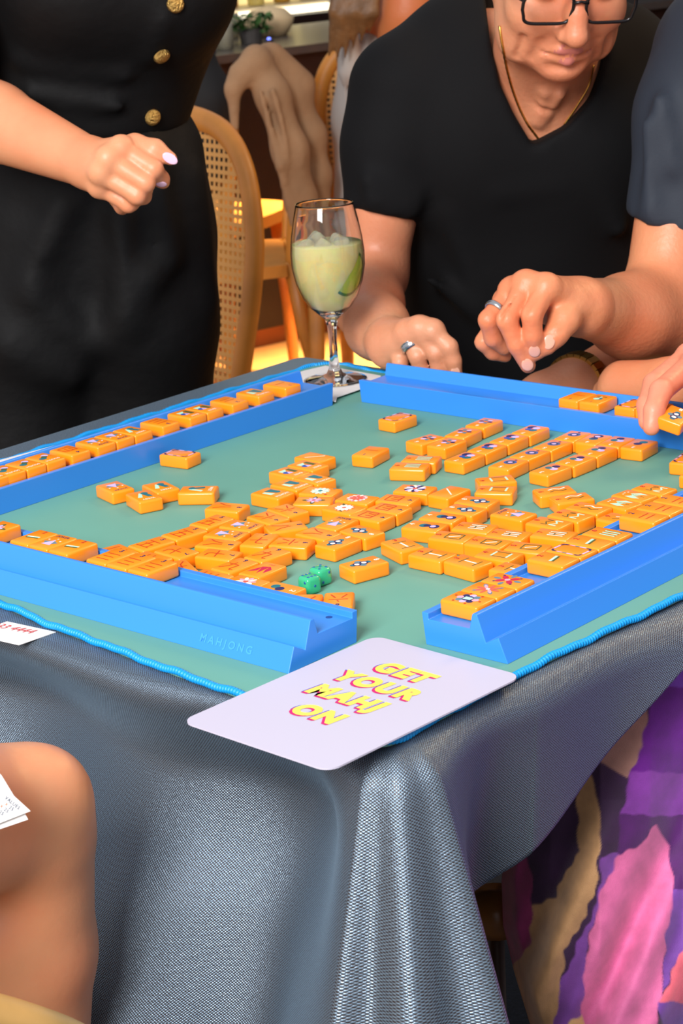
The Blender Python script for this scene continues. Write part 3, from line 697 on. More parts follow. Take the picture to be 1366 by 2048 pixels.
RK = dict(A=RA, B=RB, C=RC, D=RD); GN = dict(A='tiles on the near left rack', B='tiles on the right rack', C='tiles on the back rack', D='tiles on the far left rack')
for rk, x, k, lab in RACK_TILES:
    r = RK[rk]; a = r.rotation_euler[2]
    p = Matrix.Rotation(a, 3, 'Z') @ Vector((x, 0.0524, 0.0205)) + r.location
    tile(k, lab, GN[rk], p, a + rnd.uniform(-0.012, 0.012))
# the tile held in the fingers at the right
q0 = PY(1347, 852, 1.858)
HELD = tile('dot8', 'orange tile with eight dots held tilted between the fingers at the right', 'tiles on the back rack', q0,
            0, Matrix.Rotation(math.radians(-24), 3, 'Y').to_euler())
HELD.rotation_euler = (Matrix.Rotation(TH + math.radians(14), 3, 'Z') @ Matrix.Rotation(math.radians(16), 3, 'Y') @ Matrix.Rotation(math.radians(6), 3, 'X')).to_euler()

# ------------------------------------------------------------------ dice
die_m = mat('jade_die', (52, 178, 128), 0.18, Subsurface_Weight=0.4, Subsurface_Scale=0.004, Coat_Weight=0.3)
pip_m = mat('pip_blue', (12, 92, 150), 0.4)
DS = 0.0145
bm = bmesh.new(); bmesh.ops.create_cube(bm, size=DS); bmesh.ops.bevel(bm, geom=bm.edges[:], offset=0.0034, segments=4, profile=0.5, affect='EDGES')
DIE = bpy.data.meshes.new('die'); bm.to_mesh(DIE); bm.free(); DIE.materials.append(die_m); DIE.polygons.foreach_set('use_smooth', [True] * len(DIE.polygons))
PIPS = {1: [(0, 0)], 2: [(-1, -1), (1, 1)], 3: [(-1, -1), (0, 0), (1, 1)], 4: [(-1, -1), (1, 1), (-1, 1), (1, -1)], 5: [(-1, -1), (1, 1), (-1, 1), (1, -1), (0, 0)], 6: [(-1, -1), (1, 1), (-1, 1), (1, -1), (-1, 0), (1, 0)]}
pv, pf = lathe([(0, 0.0003), (0.0009, 0.00025), (0.0013, -0.0001)], 12)
PIP = bpy.data.meshes.new('pip'); PIP.from_pydata(pv.tolist(), [], pf); PIP.materials.append(pip_m)
def die(label, x, y, rz, topn, fr, rt):
    p = PZ(x, y, 0.75 + DS / 2); o = link('die', DIE, None, (p[0], p[1], 0.75 + DS / 2)); o.rotation_euler = (0, 0, rz); tag(o, label, 'die', 'green dice')
    for n_, ax in ((topn, None), (fr, ('X', 90)), (rt, ('Y', 90))):
        M = Matrix.Identity(3) if ax is None else Matrix.Rotation(math.radians(ax[1]), 3, ax[0])
        for a, b in PIPS[n_]:
            c = link('pip', PIP, o); c.location = M @ Vector((a * 0.0034, b * 0.0034, DS / 2)); c.rotation_euler = M.to_euler()
die('green die in front, its side showing a single pip', 619, 1168, math.radians(-52), 6, 2, 1)
die('green die behind, with five pips on top', 641, 1151, math.radians(40), 5, 2, 1)

# ------------------------------------------------------------------ printed card
card_m = mat('card_white', (190, 187, 206), 0.45)
cz = 0.7555
K = [PZ(733, 1272, cz), PZ(1047, 1346, cz), PZ(655, 1549, cz), PZ(380, 1441, cz)]
cen = sum(K) / 4; ex = ((K[1] - K[0]) + (K[2] - K[3])) / 2; ey = ((K[0] - K[3]) + (K[1] - K[2])) / 2
hw, hh = np.linalg.norm(ex) / 2, np.linalg.norm(ey) / 2; ex = ex / (2 * hw); ey = ey - ex * (ey @ ex); ey /= np.linalg.norm(ey)
rim = []
for cx, cy, a0 in ((hw, hh, 0), (-hw, hh, PI / 2), (-hw, -hh, PI), (hw, -hh, 1.5 * PI)):
    r_ = 0.011
    for k in range(9):
        a = a0 + k * PI / 16; rim.append((cx - math.copysign(r_, cx) + r_ * math.cos(a), cy - math.copysign(r_, cy) + r_ * math.sin(a)))
n = len(rim)
vs = [cen + ex * a + ey * b + np.array([0, 0, h]) for h in (-0.0012, 0.0) for a, b in rim]
fs = [tuple(range(n - 1, -1, -1)), tuple(range(n, 2 * n))] + [(i, (i + 1) % n, n + (i + 1) % n, n + i) for i in range(n)]
card = mesh('printed_card', vs, fs, card_m, None); tag(card, 'large white rounded card reading get your mahj on at the table corner', 'card')
YEL, MAG, BLU = mat('print_yellow', (255, 240, 90), 0.5), mat('print_magenta', (200, 20, 110), 0.5), mat('print_blue', (20, 90, 190), 0.5)
# lettering placed at the photographed baseline centres
for s, (px, py) in (('GET', (806, 1346)), ('YOUR', (752, 1371)), ('MAHJ', (691, 1396)), ('ON', (633, 1428))):
    tv, tf = text2d(s, 0.0232, 0.0015, 0.12, 1.2, 4); c = PZ(px, py, cz)
    for dx, dy, m_, h in ((-0.0018, -0.0007, BLU, 0.0001), (-0.0009, -0.0010, BLU, 0.00014), (-0.0010, -0.0021, MAG, 0.00018), (-0.0002, -0.0013, MAG, 0.00022), (0, 0, YEL, 0.0003)):
        mesh('lettering', [c + ex * (a + dx) + ey * (b + dy) + np.array([0, 0, h]) for a, b in tv], tf, m_, card)

# ------------------------------------------------------------------ papers on the table
paper_m = mat('paper_white', (222, 220, 218), 0.6)
def sheet(name, pts, z, m, label, th=0.0006, cat='paper'):
    vs = [np.array([p[0], p[1], h]) for h in (z, z + th) for p in pts]; n = len(pts)
    fs = [tuple(range(n - 1, -1, -1)), tuple(range(n, 2 * n))] + [(i, (i + 1) % n, n + (i + 1) % n, n + i) for i in range(n)]
    o = mesh(name, vs, fs, m); tag(o, label, cat); return o
NAP = sheet('paper_napkin', [PZ(505, 773, .7527)[:2], PZ(608, 742, .7527)[:2], PZ(651, 732, .7527)[:2], PZ(762, 752, .7527)[:2], PZ(757, 765, .7527)[:2], PZ(715, 781, .7527)[:2], PZ(674, 795, .7527)[:2], UV(-1.455, 1.601)[:2], UV(-1.536, 1.601)[:2], UV(-1.536, 1.48)[:2]], 0.7526, paper_m, 'white paper napkin under the wine glass in the back corner', cat='napkin')
q1, q2 = PZ(-80, 941, .7533), PZ(216, 862, .7533)
sheet('paper_card', [q1[:2], q2[:2], (q2 + U * 0.055)[:2], (q1 + U * 0.055)[:2]], 0.7526, paper_m, 'white paper strip lying behind the far left rack')
b0, b1, b2, b3 = PZ(38, 1290, 0.7466), PZ(112, 1264, 0.7466), PZ(60, 1180, 0.7466), PZ(-60, 1268, 0.7466)
sc = sheet('score_card', [b3[:2], b0[:2], b1[:2], (b1 + (b3 - b0) * 1.0)[:2]], 0.7463, paper_m, 'white score card corner with red numbers sticking out under the mat', 0.0004)
tv, tf = text2d('333 4444', 0.0120, 0.0, 0.25, 0.95, 3); c = PZ(24, 1256, 0.747)
exx = (b1 - b3); exx = PZ(75, 1257, .747) - PZ(0, 1243, .747); exx /= np.linalg.norm(exx); eyy = np.cross([0, 0, 1], exx)
mesh('red_numbers', [c + exx * a + eyy * b for a, b in tv], tf, mat('print_red', (206, 70, 60), 0.5), sc)

# ------------------------------------------------------------------ wine glass with a lime drink
g = UV(-1.5189, 1.6727, 0.7534); gl = empty('wine_glass', g); tag(gl, 'stemmed wine glass of pale lime drink with ice on the napkin', 'wine glass')
glass_m = mat('clear_glass', (255, 255, 255), 0.01, Transmission_Weight=1.0, IOR=1.45)
s_ = 2.27 / 4200 / math.cos(0.12)          # metres per photograph pixel at the glass
def gz(y): return (766 - y) * s_ * 1.02
outer = [(0.0, 0.0004), (0.0335, 0.0004), (0.0350, 0.0012), (0.030, 0.0024), (0.016, 0.0046), (0.009, 0.008), (0.0062, 0.014), (0.0046, 0.030), (0.0044, 0.045), (0.0052, 0.060), (0.0075, 0.069),
         (0.014, 0.0745), (0.023, 0.083), (0.031, 0.095), (0.0370, 0.111), (0.0402, 0.128), (0.0405, 0.143), (0.0388, 0.160), (0.0355, 0.178), (0.0318, 0.1945), (0.0312, 0.1965)]
inner = [(0.0306, 0.1965), (0.0310, 0.1940), (0.0346, 0.178), (0.0379, 0.160), (0.0396, 0.143), (0.0393, 0.128), (0.0361, 0.111), (0.0301, 0.096), (0.0222, 0.0845), (0.013, 0.0765), (0.0, 0.0745)]
v, f = lathe(outer + inner, 56, g); mesh('glass', v, f, glass_m, gl, smooth=True)
drink_m = mat('lime_drink', (255, 236, 162), 0.15, Transmission_Weight=0.25, IOR=1.33, Subsurface_Weight=0.7, Subsurface_Scale=0.03, noise=(60, 0.08))
dr = [(0.0, 0.0749), (0.0128, 0.0769), (0.0219, 0.0849), (0.0298, 0.0963), (0.0358, 0.1112), (0.0390, 0.128), (0.0393, 0.143), (0.0385, 0.1525), (0.0384, 0.1531), (0.0, 0.1529)]
dr = [(r_ * 0.985, z_) for r_, z_ in dr]
v, f = lathe(dr, 56, g); mesh('drink', v, f, drink_m, gl, smooth=True)
ice_m = mat('ice', (244, 244, 226), 0.12, Transmission_Weight=0.75, IOR=1.31, bump=(150, 0.3, 0.002))
rnd = random.Random(7)
for k, (a, rr_, z) in enumerate([(0.3, 0.013, 0.152), (2.4, 0.014, 0.154), (4.4, 0.015, 0.151), (5.6, 0.020, 0.150), (3.4, 0.022, 0.1495)]):
    bm = bmesh.new(); bmesh.ops.create_cube(bm, size=0.017); bmesh.ops.bevel(bm, geom=bm.edges[:], offset=0.004, segments=3, profile=0.5, affect='EDGES')
    me = bpy.data.meshes.new('ice_cube'); bm.to_mesh(me); bm.free(); me.materials.append(ice_m); me.polygons.foreach_set('use_smooth', [True] * len(me.polygons))
    o = link('ice_cube', me, gl, (rr_ * math.cos(a), rr_ * math.sin(a), z)); o.rotation_euler = [rnd.uniform(0, 1.5) for _ in range(3)]
# lime wedge against the right side of the bowl
lime_m, peel_m = mat('lime_flesh', (196, 208, 70), 0.35, Subsurface_Weight=0.3), mat('lime_peel', (84, 132, 22), 0.4)
def bowl_r(z): return float(np.interp(z, [0.0765, 0.0845, 0.096, 0.111, 0.128, 0.143, 0.160], [0.013, 0.0222, 0.0301, 0.0361, 0.0393, 0.0396, 0.0379]))
vs = []; fs = []; fm = []
nr, na = 9, 28; tilt_ = math.radians(-38)
for lay in (0.00045, 0.0040):
    for i in range(nr):
        rad = 0.0255 * i / (nr - 1)
        for j in range(na):
            a = tilt_ - PI / 2 + PI * j / (na - 1); s2, z2 = rad * math.cos(a), 0.1235 + rad * math.sin(a)
            R_ = bowl_r(z2) - lay; ph = math.radians(-52) + s2 / 0.039
            vs.append((R_ * math.cos(ph), R_ * math.sin(ph), z2))
n1 = nr * na
for i in range(nr - 1):
    for j in range(na - 1):
        a, b_, c, d = i * na + j, i * na + j + 1, (i + 1) * na + j + 1, (i + 1) * na + j
        fs += [(a, d, c, b_), (n1 + a, n1 + b_, n1 + c, n1 + d)]; fm += [1 if i >= nr - 2 else 0] * 2
for j in range(na - 1):
    k_ = (nr - 1) * na + j; fs.append((k_, n1 + k_, n1 + k_ + 1, k_ + 1)); fm.append(1)
lw = mesh('lime_wedge', [np.array(q) + g for q in vs], fs, [lime_m, peel_m], gl, True, fm)
# ================================================================== implicit-surface modelling for soft shapes
def nets(F, lo, h):
    ins = F < 0
    c8 = [ins[a:F.shape[0] - 1 + a, b:F.shape[1] - 1 + b, c:F.shape[2] - 1 + c] for a in (0, 1) for b in (0, 1) for c in (0, 1)]
    cnt = sum(x.astype(np.int8) for x in c8); act = (cnt > 0) & (cnt < 8)
    I = np.argwhere(act); ids = np.full(act.shape, -1, np.int32); ids[act] = np.arange(len(I))
    offs = [(a, b, c) for a in (0, 1) for b in (0, 1) for c in (0, 1)]
    vals = [F[I[:, 0] + a, I[:, 1] + b, I[:, 2] + c] for a, b, c in offs]
    acc = np.zeros((len(I), 3)); n = np.zeros(len(I))
    for i in range(8):
        for j in range(i + 1, 8):
            if sum(abs(p - q) for p, q in zip(offs[i], offs[j])) != 1: continue
            m = (vals[i] < 0) != (vals[j] < 0)
            t_ = vals[i][m] / (vals[i][m] - vals[j][m])
            acc[m] += np.array(offs[i]) + t_[:, None] * (np.array(offs[j]) - np.array(offs[i])); n[m] += 1
    V_ = lo + (I + acc / n[:, None]) * h
    Q = []
    for ax in range(3):
        a = [slice(1, -1)] * 3; a[ax] = slice(0, -1); b = list(a); b[ax] = slice(1, None)
        s0, s1 = ins[tuple(a)], ins[tuple(b)]; E = np.argwhere(s0 != s1)
        if not len(E): continue
        o1, o2 = [x for x in range(3) if x != ax]
        E = E + np.array([0 if x == ax else 1 for x in range(3)])
        def g(d1, d2):
            P = E.copy(); P[:, o1] += d1; P[:, o2] += d2; return ids[P[:, 0], P[:, 1], P[:, 2]]
        q = np.stack([g(-1, -1), g(0, -1), g(0, 0), g(-1, 0)], 1)
        fl = F[E[:, 0], E[:, 1], E[:, 2]] > 0
        if ax == 1: fl = ~fl
        q[fl] = q[fl][:, ::-1]; Q.append(q)
    Q = np.vstack(Q); Q = Q[(Q >= 0).all(1)]
    return V_, Q
def lap(V_, Q, it, lam=0.5):
    E = np.vstack([Q[:, [0, 1]], Q[:, [1, 2]], Q[:, [2, 3]], Q[:, [3, 0]]]); n = len(V_)
    deg = np.bincount(E[:, 0], minlength=n) + np.bincount(E[:, 1], minlength=n)
    for _ in range(it):
        S_ = np.zeros_like(V_)
        for d in range(3):
            S_[:, d] = np.bincount(E[:, 0], V_[E[:, 1], d], n) + np.bincount(E[:, 1], V_[E[:, 0], d], n)
        V_ = V_ + lam * (S_ / np.maximum(deg, 1)[:, None] - V_)
    return V_
class Soft:
    """smooth union / carving of tapered capsules and ellipsoids, polygonised"""
    def __init__(s): s.ops = []
    def cap(s, a, b, r1, r2, k=0.01, tag=0, cut=None, carve=False, flat=None):
        s.ops.append(('c', np.array(a, float), np.array(b, float), r1, r2, k, tag, cut, carve, flat)); return s
    def chain(s, pts, rs, k=0.01, tag=0, **kw):
        for i in range(len(pts) - 1): s.cap(pts[i], pts[i + 1], rs[i], rs[i + 1], k, tag, **kw)
        return s
    def ell(s, c, r, R=None, k=0.01, tag=0, carve=False, cut=None):
        s.ops.append(('e', np.array(c, float), np.array(r, float), np.eye(3) if R is None else np.array(R), 0, k, tag, cut, carve, None)); return s
    def fn(s, f, lo, hi, k=0.005, tag=0, carve=False):
        s.ops.append(('f', np.array(lo, float), np.array(hi, float), f, 0, k, tag, None, carve, None)); return s
    def bounds(s):
        L, H = [], []
        for o in s.ops:
            if o[8] or o[0] == 'f': continue
            if o[0] == 'c':
                r = max(o[3], o[4]); L += [o[1] - r, o[2] - r]; H += [o[1] + r, o[2] + r]
            else:
                r = max(o[2]); L.append(o[1] - r); H.append(o[1] + r)
        return np.min(L, 0), np.max(H, 0)
    def build(s, h, smooth_it=2, clip=None):
        lo, hi = s.bounds(); lo = lo - 4 * h; hi = hi + 4 * h
        if clip is not None: lo = np.maximum(lo, clip[0]); hi = np.minimum(hi, clip[1])
        n = np.ceil((hi - lo) / h).astype(int) + 1
        ax = [lo[i] + h * np.arange(n[i]) for i in range(3)]
        F = np.full(n, 0.5, np.float32); T = np.zeros(n, np.int8)
        for kind, a, b, r1, r2, k, tg, cut, carve, flat in s.ops:
            if kind == 'c': r = max(r1, r2); l_, h_ = np.minimum(a, b) - r, np.maximum(a, b) + r
            elif kind == 'e': r = max(b); l_, h_ = a - r, a + r
            else: l_, h_ = a, b
            m = k + 3 * h; i0 = np.clip(np.floor((l_ - m - lo) / h).astype(int), 0, n); i1 = np.clip(np.ceil((h_ + m - lo) / h).astype(int) + 1, 0, n)
            if (i1 <= i0).any(): continue
            sl = tuple(slice(x, y) for x, y in zip(i0, i1))
            X, Y, Z = ax[0][sl[0]][:, None, None], ax[1][sl[1]][None, :, None], ax[2][sl[2]][None, None, :]
            if kind == 'c':
                d = b - a; dd = d @ d + 1e-12
                t_ = np.clip(((X - a[0]) * d[0] + (Y - a[1]) * d[1] + (Z - a[2]) * d[2]) / dd, 0, 1)
                qx, qy, qz = X - a[0] - t_ * d[0], Y - a[1] - t_ * d[1], Z - a[2] - t_ * d[2]
                if flat is not None:
                    fa, fs = flat; pj = (qx * fa[0] + qy * fa[1] + qz * fa[2]) * (1 / fs - 1)
                    qx, qy, qz = qx + pj * fa[0], qy + pj * fa[1], qz + pj * fa[2]
                    D = (np.sqrt(qx * qx + qy * qy + qz * qz) - (r1 + (r2 - r1) * t_)) * (0.5 + 0.5 * fs)
                else: D = np.sqrt(qx * qx + qy * qy + qz * qz) - (r1 + (r2 - r1) * t_)
            elif kind == 'e':
                R = r1; x, y, z = X - a[0], Y - a[1], Z - a[2]
                q = [(x * R[0][i] + y * R[1][i] + z * R[2][i]) / b[i] for i in range(3)]
                l2 = np.sqrt(q[0] ** 2 + q[1] ** 2 + q[2] ** 2); g2 = np.sqrt((q[0] / b[0]) ** 2 + (q[1] / b[1]) ** 2 + (q[2] / b[2]) ** 2)
                D = l2 * (l2 - 1) / (g2 + 1e-9)
            else: D = r1(X, Y, Z)
            if cut is not None:
                p0, nn = cut; D = np.maximum(D, (X - p0[0]) * nn[0] + (Y - p0[1]) * nn[1] + (Z - p0[2]) * nn[2])
            A = F[sl]
            if carve:
                B = -D; hh = np.clip(0.5 - 0.5 * (B - A) / k, 0, 1); F[sl] = B * (1 - hh) + A * hh + k * hh * (1 - hh); 
                if tg: T[sl] = np.where(B > A, tg, T[sl])
            else:
                T[sl] = np.where(D < A, tg, T[sl])
                hh = np.clip(0.5 + 0.5 * (A - D) / k, 0, 1); F[sl] = A * (1 - hh) + D * hh - k * hh * (1 - hh)
        V_, Q = nets(F, lo, h)
        ii = np.clip(np.round((V_[Q[:, 0]] - lo) / h).astype(int), 0, n - 1)
        fm = T[ii[:, 0], ii[:, 1], ii[:, 2]]
        return lap(V_, Q, smooth_it), Q, fm
def soft_obj(name, parts, mats, parent):
    """one mesh from one or more (verts, quads, tags) pieces"""
    Vs, Fs, Ms, o = [], [], [], 0
    for v, q, m in parts: Vs.append(v); Fs.append(q + o); Ms.append(m); o += len(v)
    v = np.vstack(Vs) - base(parent); q = np.vstack(Fs); m = np.concatenate(Ms)
    me = bpy.data.meshes.new(name); me.vertices.add(len(v)); me.vertices.foreach_set('co', v.ravel())
    me.loops.add(q.size); me.loops.foreach_set('vertex_index', q.ravel().astype(np.int32))
    me.polygons.add(len(q)); me.polygons.foreach_set('loop_start', np.arange(0, q.size, 4, dtype=np.int32))
    me.update(calc_edges=True)
    for x in (mats if isinstance(mats, list) else [mats]): me.materials.append(x)
    me.polygons.foreach_set('material_index', np.clip(m, 0, len(me.materials) - 1).astype(np.int32)); me.polygons.foreach_set('use_smooth', np.ones(len(q), bool))
    me.update()
    return link(name, me, parent)
from mathutils.bvhtree import BVHTree
def tree_of(parts):
    Vs, Fs, o = [], [], 0
    for v, q, m in parts: Vs.append(v); Fs.append(q + o); o += len(v)
    return BVHTree.FromPolygons(np.vstack(Vs).tolist(), np.vstack(Fs).tolist())
def surf(tr, x, y):
    """point and normal of a surface along the sight line of pixel (x, y)"""
    d = Vector(PY(x, y, 1.0) - CAM).normalized(); p, n, i, dist = tr.ray_cast(Vector(CAM), d)
    if p is None: q = PY(x, y, 2.3); return q, np.array([0, -1.0, 0])
    n = np.array(n); n = n if n @ np.array(d) < 0 else -n
    return np.array(p), n
def disc_on(name, p, n, r, th, m, parent, dome=0.5, stretch=None):
    n = n / np.linalg.norm(n); a = np.cross(n, [0, 0, 1.0]); a /= np.linalg.norm(a) + 1e-9; b = np.cross(n, a)
    if stretch is not None:
        sd, sf = stretch; sd = sd - n * (sd @ n); a = sd / np.linalg.norm(sd); b = np.cross(n, a)
    else: sf = 1
    vs, k = [], 18; rings2 = [(1.0, -th * 0.3), (1.0, th * 0.3), (0.85, th * 0.75), (0.5, th), (0.0, th * 1.05)]
    for rr2, z in rings2:
        for j in range(k):
            t_ = 2 * PI * j / k; vs.append(p + a * r * sf * rr2 * math.cos(t_) + b * r * rr2 * math.sin(t_) + n * z)
    return mesh(name, vs, grid_faces(len(rings2), k, True), m, parent, True)
def torus_on(c, axis, R, r, n=28, m=10, squash=1.0, width=1.0):
    axis = axis / np.linalg.norm(axis); a = np.cross(axis, [0.3, 0.2, 1.0]); a /= np.linalg.norm(a); b = np.cross(axis, a); vs = []
    for i in range(n):
        t_ = 2 * PI * i / n; d = a * math.cos(t_) + b * math.sin(t_) * squash
        for j in range(m):
            u_ = 2 * PI * j / m; vs.append(c + d * (R + r * math.cos(u_)) + axis * r * width * math.sin(u_))
    return np.array(vs), [(i * m + j, i * m + (j + 1) % m, ((i + 1) % n) * m + (j + 1) % m, ((i + 1) % n) * m + j) for i in range(n) for j in range(m)]

# ================================================================== bar counter at the back
ca, cb = np.array([-0.295, 5.739, 0]), np.array([-0.109, 5.874, 0]); cdir = (cb - ca) / np.linalg.norm(cb - ca); cn = np.array([-cdir[1], cdir[0], 0]); crz = math.atan2(cdir[1], cdir[0])
def cpt(s, dpt, z): return ca + cdir * s + np.array([-0.05, 1.236, 0]) * dpt + np.array([0, 0, z])
bar = empty('bar_counter', cpt(0.2, 0.3, 0)); tag(bar, 'low dark brown bar counter with lit plinth at the back', 'counter')
cm = cpt(0.0, 0.30, 0)
v, f = boxv(cm[0], cm[1], 0.425, 3.6, 0.60, 0.75, crz); mesh('front_panel', v, f, mat('counter_dark', (34, 17, 13), 0.45, noise=(4, 0.3)), bar)
v, f = boxv(*cpt(0, 0.32, 0.025)[:2], 0.025, 3.6, 0.62, 0.05, crz); mesh('plinth', v, f, mat('plinth_wood', (150, 78, 26), 0.5), bar)
v, f = boxv(*cpt(0, 0.295, 0)[:2], 0.811, 3.64, 0.66, 0.022, crz); mesh('countertop', v, f, mat('counter_stone', (70, 64, 62), 0.3), bar)
shelf = empty('back_bar_shelf', cpt(0.2, 1.0, 0)); tag(shelf, 'illuminated shelf unit behind the bar counter', 'shelf')
v, f = boxv(*cpt(-0.15, 1.15, 0)[:2], 0.9, 1.30, 0.04, 1.8, crz); mesh('glowing_back', v, f, emit('shelf_glow', (232, 214, 150), 1.1), shelf)
v, f = boxv(*cpt(-0.15, 1.03, 0)[:2], 0.845, 1.30, 0.22, 0.03, crz); mesh('shelf_board', v, f, mat('shelf_cream', (216, 200, 170), 0.5), shelf)
v, f = boxv(*cpt(-0.15, 0.915, 0)[:2], 0.842, 1.30, 0.012, 0.022, crz); mesh('light_strip', v, f, emit('strip_light', (255, 244, 214), 2.2), shelf)
v, f = boxv(*cpt(-0.15, 1.03, 0)[:2], 1.15, 1.30, 0.22, 0.02, crz); mesh('shelf_board', v, f, MATS['shelf_cream'], shelf)
v, f = boxv(*cpt(-0.15, 0.98, 0)[:2], 0.414, 1.30, 0.25, 0.828, crz); mesh('base_cabinet', v, f, MATS['counter_dark'], shelf)
for e_ in (-0.67, 0.07 + 0.33):
    pass
v, f = boxv(*cpt(0.60, 1.0, 0)[:2], 1.0, 0.14, 0.3, 2.0, crz); o = mesh('pillar', v, f, mat('pillar_grey', (150, 146, 142), 0.6)); tag(o, kind='structure')
botp = [(0.0135, 0.0), (0.034, 0.002), (0.036, 0.01), (0.036, 0.14), (0.030, 0.165), (0.014, 0.19), (0.013, 0.235), (0.0155, 0.238), (0.0155, 0.25), (0.0, 0.251)]
bcol = [(170, 130, 50), (214, 204, 170), (90, 104, 40), (190, 150, 80), (236, 230, 214), (150, 84, 34), (206, 190, 120)]
blab = ['amber', 'clear pale', 'olive green', 'honey coloured', 'frosted white', 'brown', 'straw yellow']
for i in range(9):
    p = cpt(-0.42 + i * 0.105, 1.03, 0.8605); sc_ = 0.82 + 0.3 * ((i * 37) % 10) / 10
    v, f = lathe([(r_ * 0.8, z_ * sc_) for r_, z_ in botp], 16, p)
    o = mesh('liquor_bottle', v, f, mat('bottle_%d' % (i % 7), bcol[i % 7], 0.15, Transmission_Weight=0.5), None, True)
    tag(o, '%s bottle on the lit back shelf, number %s from the left' % (blab[i % 7], ['one', 'two', 'three', 'four', 'five', 'six', 'seven', 'eight', 'nine', 'ten', 'eleven', 'twelve', 'thirteen'][i]), 'bottle', 'bottles on the lit back shelf')
def plant(label, s, dpt, hgt, spread, seed, n=60):
    rr_ = random.Random(seed); p = cpt(s, dpt, 0.822); r0 = empty('potted_herb', p); tag(r0, label, 'plant', 'herbs on the bar counter')
    v, f = lathe([(0.0, 0), (0.03, 0), (0.036, 0.04), (0.033, 0.04), (0.0, 0.036)], 16, p); mesh('pot', v, f, mat('pot_grey', (70, 66, 64), 0.6), r0)
    parts = []
    for i in range(n):
        a = rr_.uniform(0, 2 * PI); d = spread * math.sqrt(rr_.random()); z = 0.03 + hgt * rr_.random(); c = p + np.array([d * math.cos(a), d * math.sin(a), z])
        t1 = np.array([rr_.gauss(0, 1), rr_.gauss(0, 1), rr_.gauss(0, 0.5)]); t1 /= np.linalg.norm(t1); t2 = np.cross(t1, [0, 0, 1.0]) + 0.01; t2 /= np.linalg.norm(t2); L2 = rr_.uniform(0.012, 0.022)
        parts.append(([c - t1 * L2, c + t2 * L2 * 0.5, c + t1 * L2, c - t2 * L2 * 0.5 + np.array([0, 0, 0.003])], [(0, 1, 2, 3)]))
    v, f = merge(parts); o = mesh('foliage', v, f, mat('herb_green', (52, 92, 34), 0.6, noise=(40, 0.4)), r0); tag(o, kind='stuff')
plant('wide leafy green herb in a pot at the middle of the bar counter', 0.165, 0.22, 0.05, 0.065, 1, 130)
plant('small herb pot on the left of the bar counter', -0.055, 0.20, 0.055, 0.026, 2, 40)
plant('tall thin herb pot between the other herbs on the counter', 0.055, 0.26, 0.075, 0.026, 3, 45)
for lab, s in (('round blue candle light on the left of the bar counter', 0.03), ('round blue candle light on the right of the bar counter', 0.222)):
    p = cpt(s, 0.06, 0.8224); r0 = empty('tea_light', p); tag(r0, lab, 'candle', 'blue tea lights')
    v, f = lathe([(0.0, 0.0), (0.012, 0.0), (0.012, 0.018), (0.009, 0.018), (0.0, 0.014)], 16, p); mesh('cup', v, f, mat('tea_cup', (30, 30, 60), 0.3), r0)
    v, f = lathe([(0.0, 0.014), (0.005, 0.0145), (0.005, 0.021), (0.0, 0.024)], 12, p); mesh('flame', v, f, emit('blue_led', (110, 130, 255), 3.0), r0)
p = cpt(0.235, 0.35, 0.8225); v, f = lathe([(0.0, 0), (0.05, 0), (0.07, 0.03), (0.075, 0.05), (0.05, 0.075), (0.0, 0.085)], 24, p)
o = mesh('bread_basket', v, f, mat('basket_beige', (222, 194, 150), 0.8), None, True); tag(o, 'beige rounded basket on the right of the bar counter', 'basket')
for i, (s, dp) in enumerate(((-0.05, 0.12), (0.075, 0.12), (0.10, 0.42))):
    p = cpt(s, dp, 0.8224); v, f = lathe([(0.0, 0), (0.022, 0), (0.025, 0.07), (0.023, 0.07), (0.020, 0.004), (0.0, 0.004)], 16, p)
    o = mesh('glass_jar', v, f, mat('jar_glass', (220, 214, 190), 0.1, Transmission_Weight=0.7), None, True); tag(o, ['glass jar at the left end of the bar counter', 'glass jar in front of the tall herb on the counter', 'glass jar behind the herbs on the counter'][i], 'jar', 'glass jars on the bar counter')

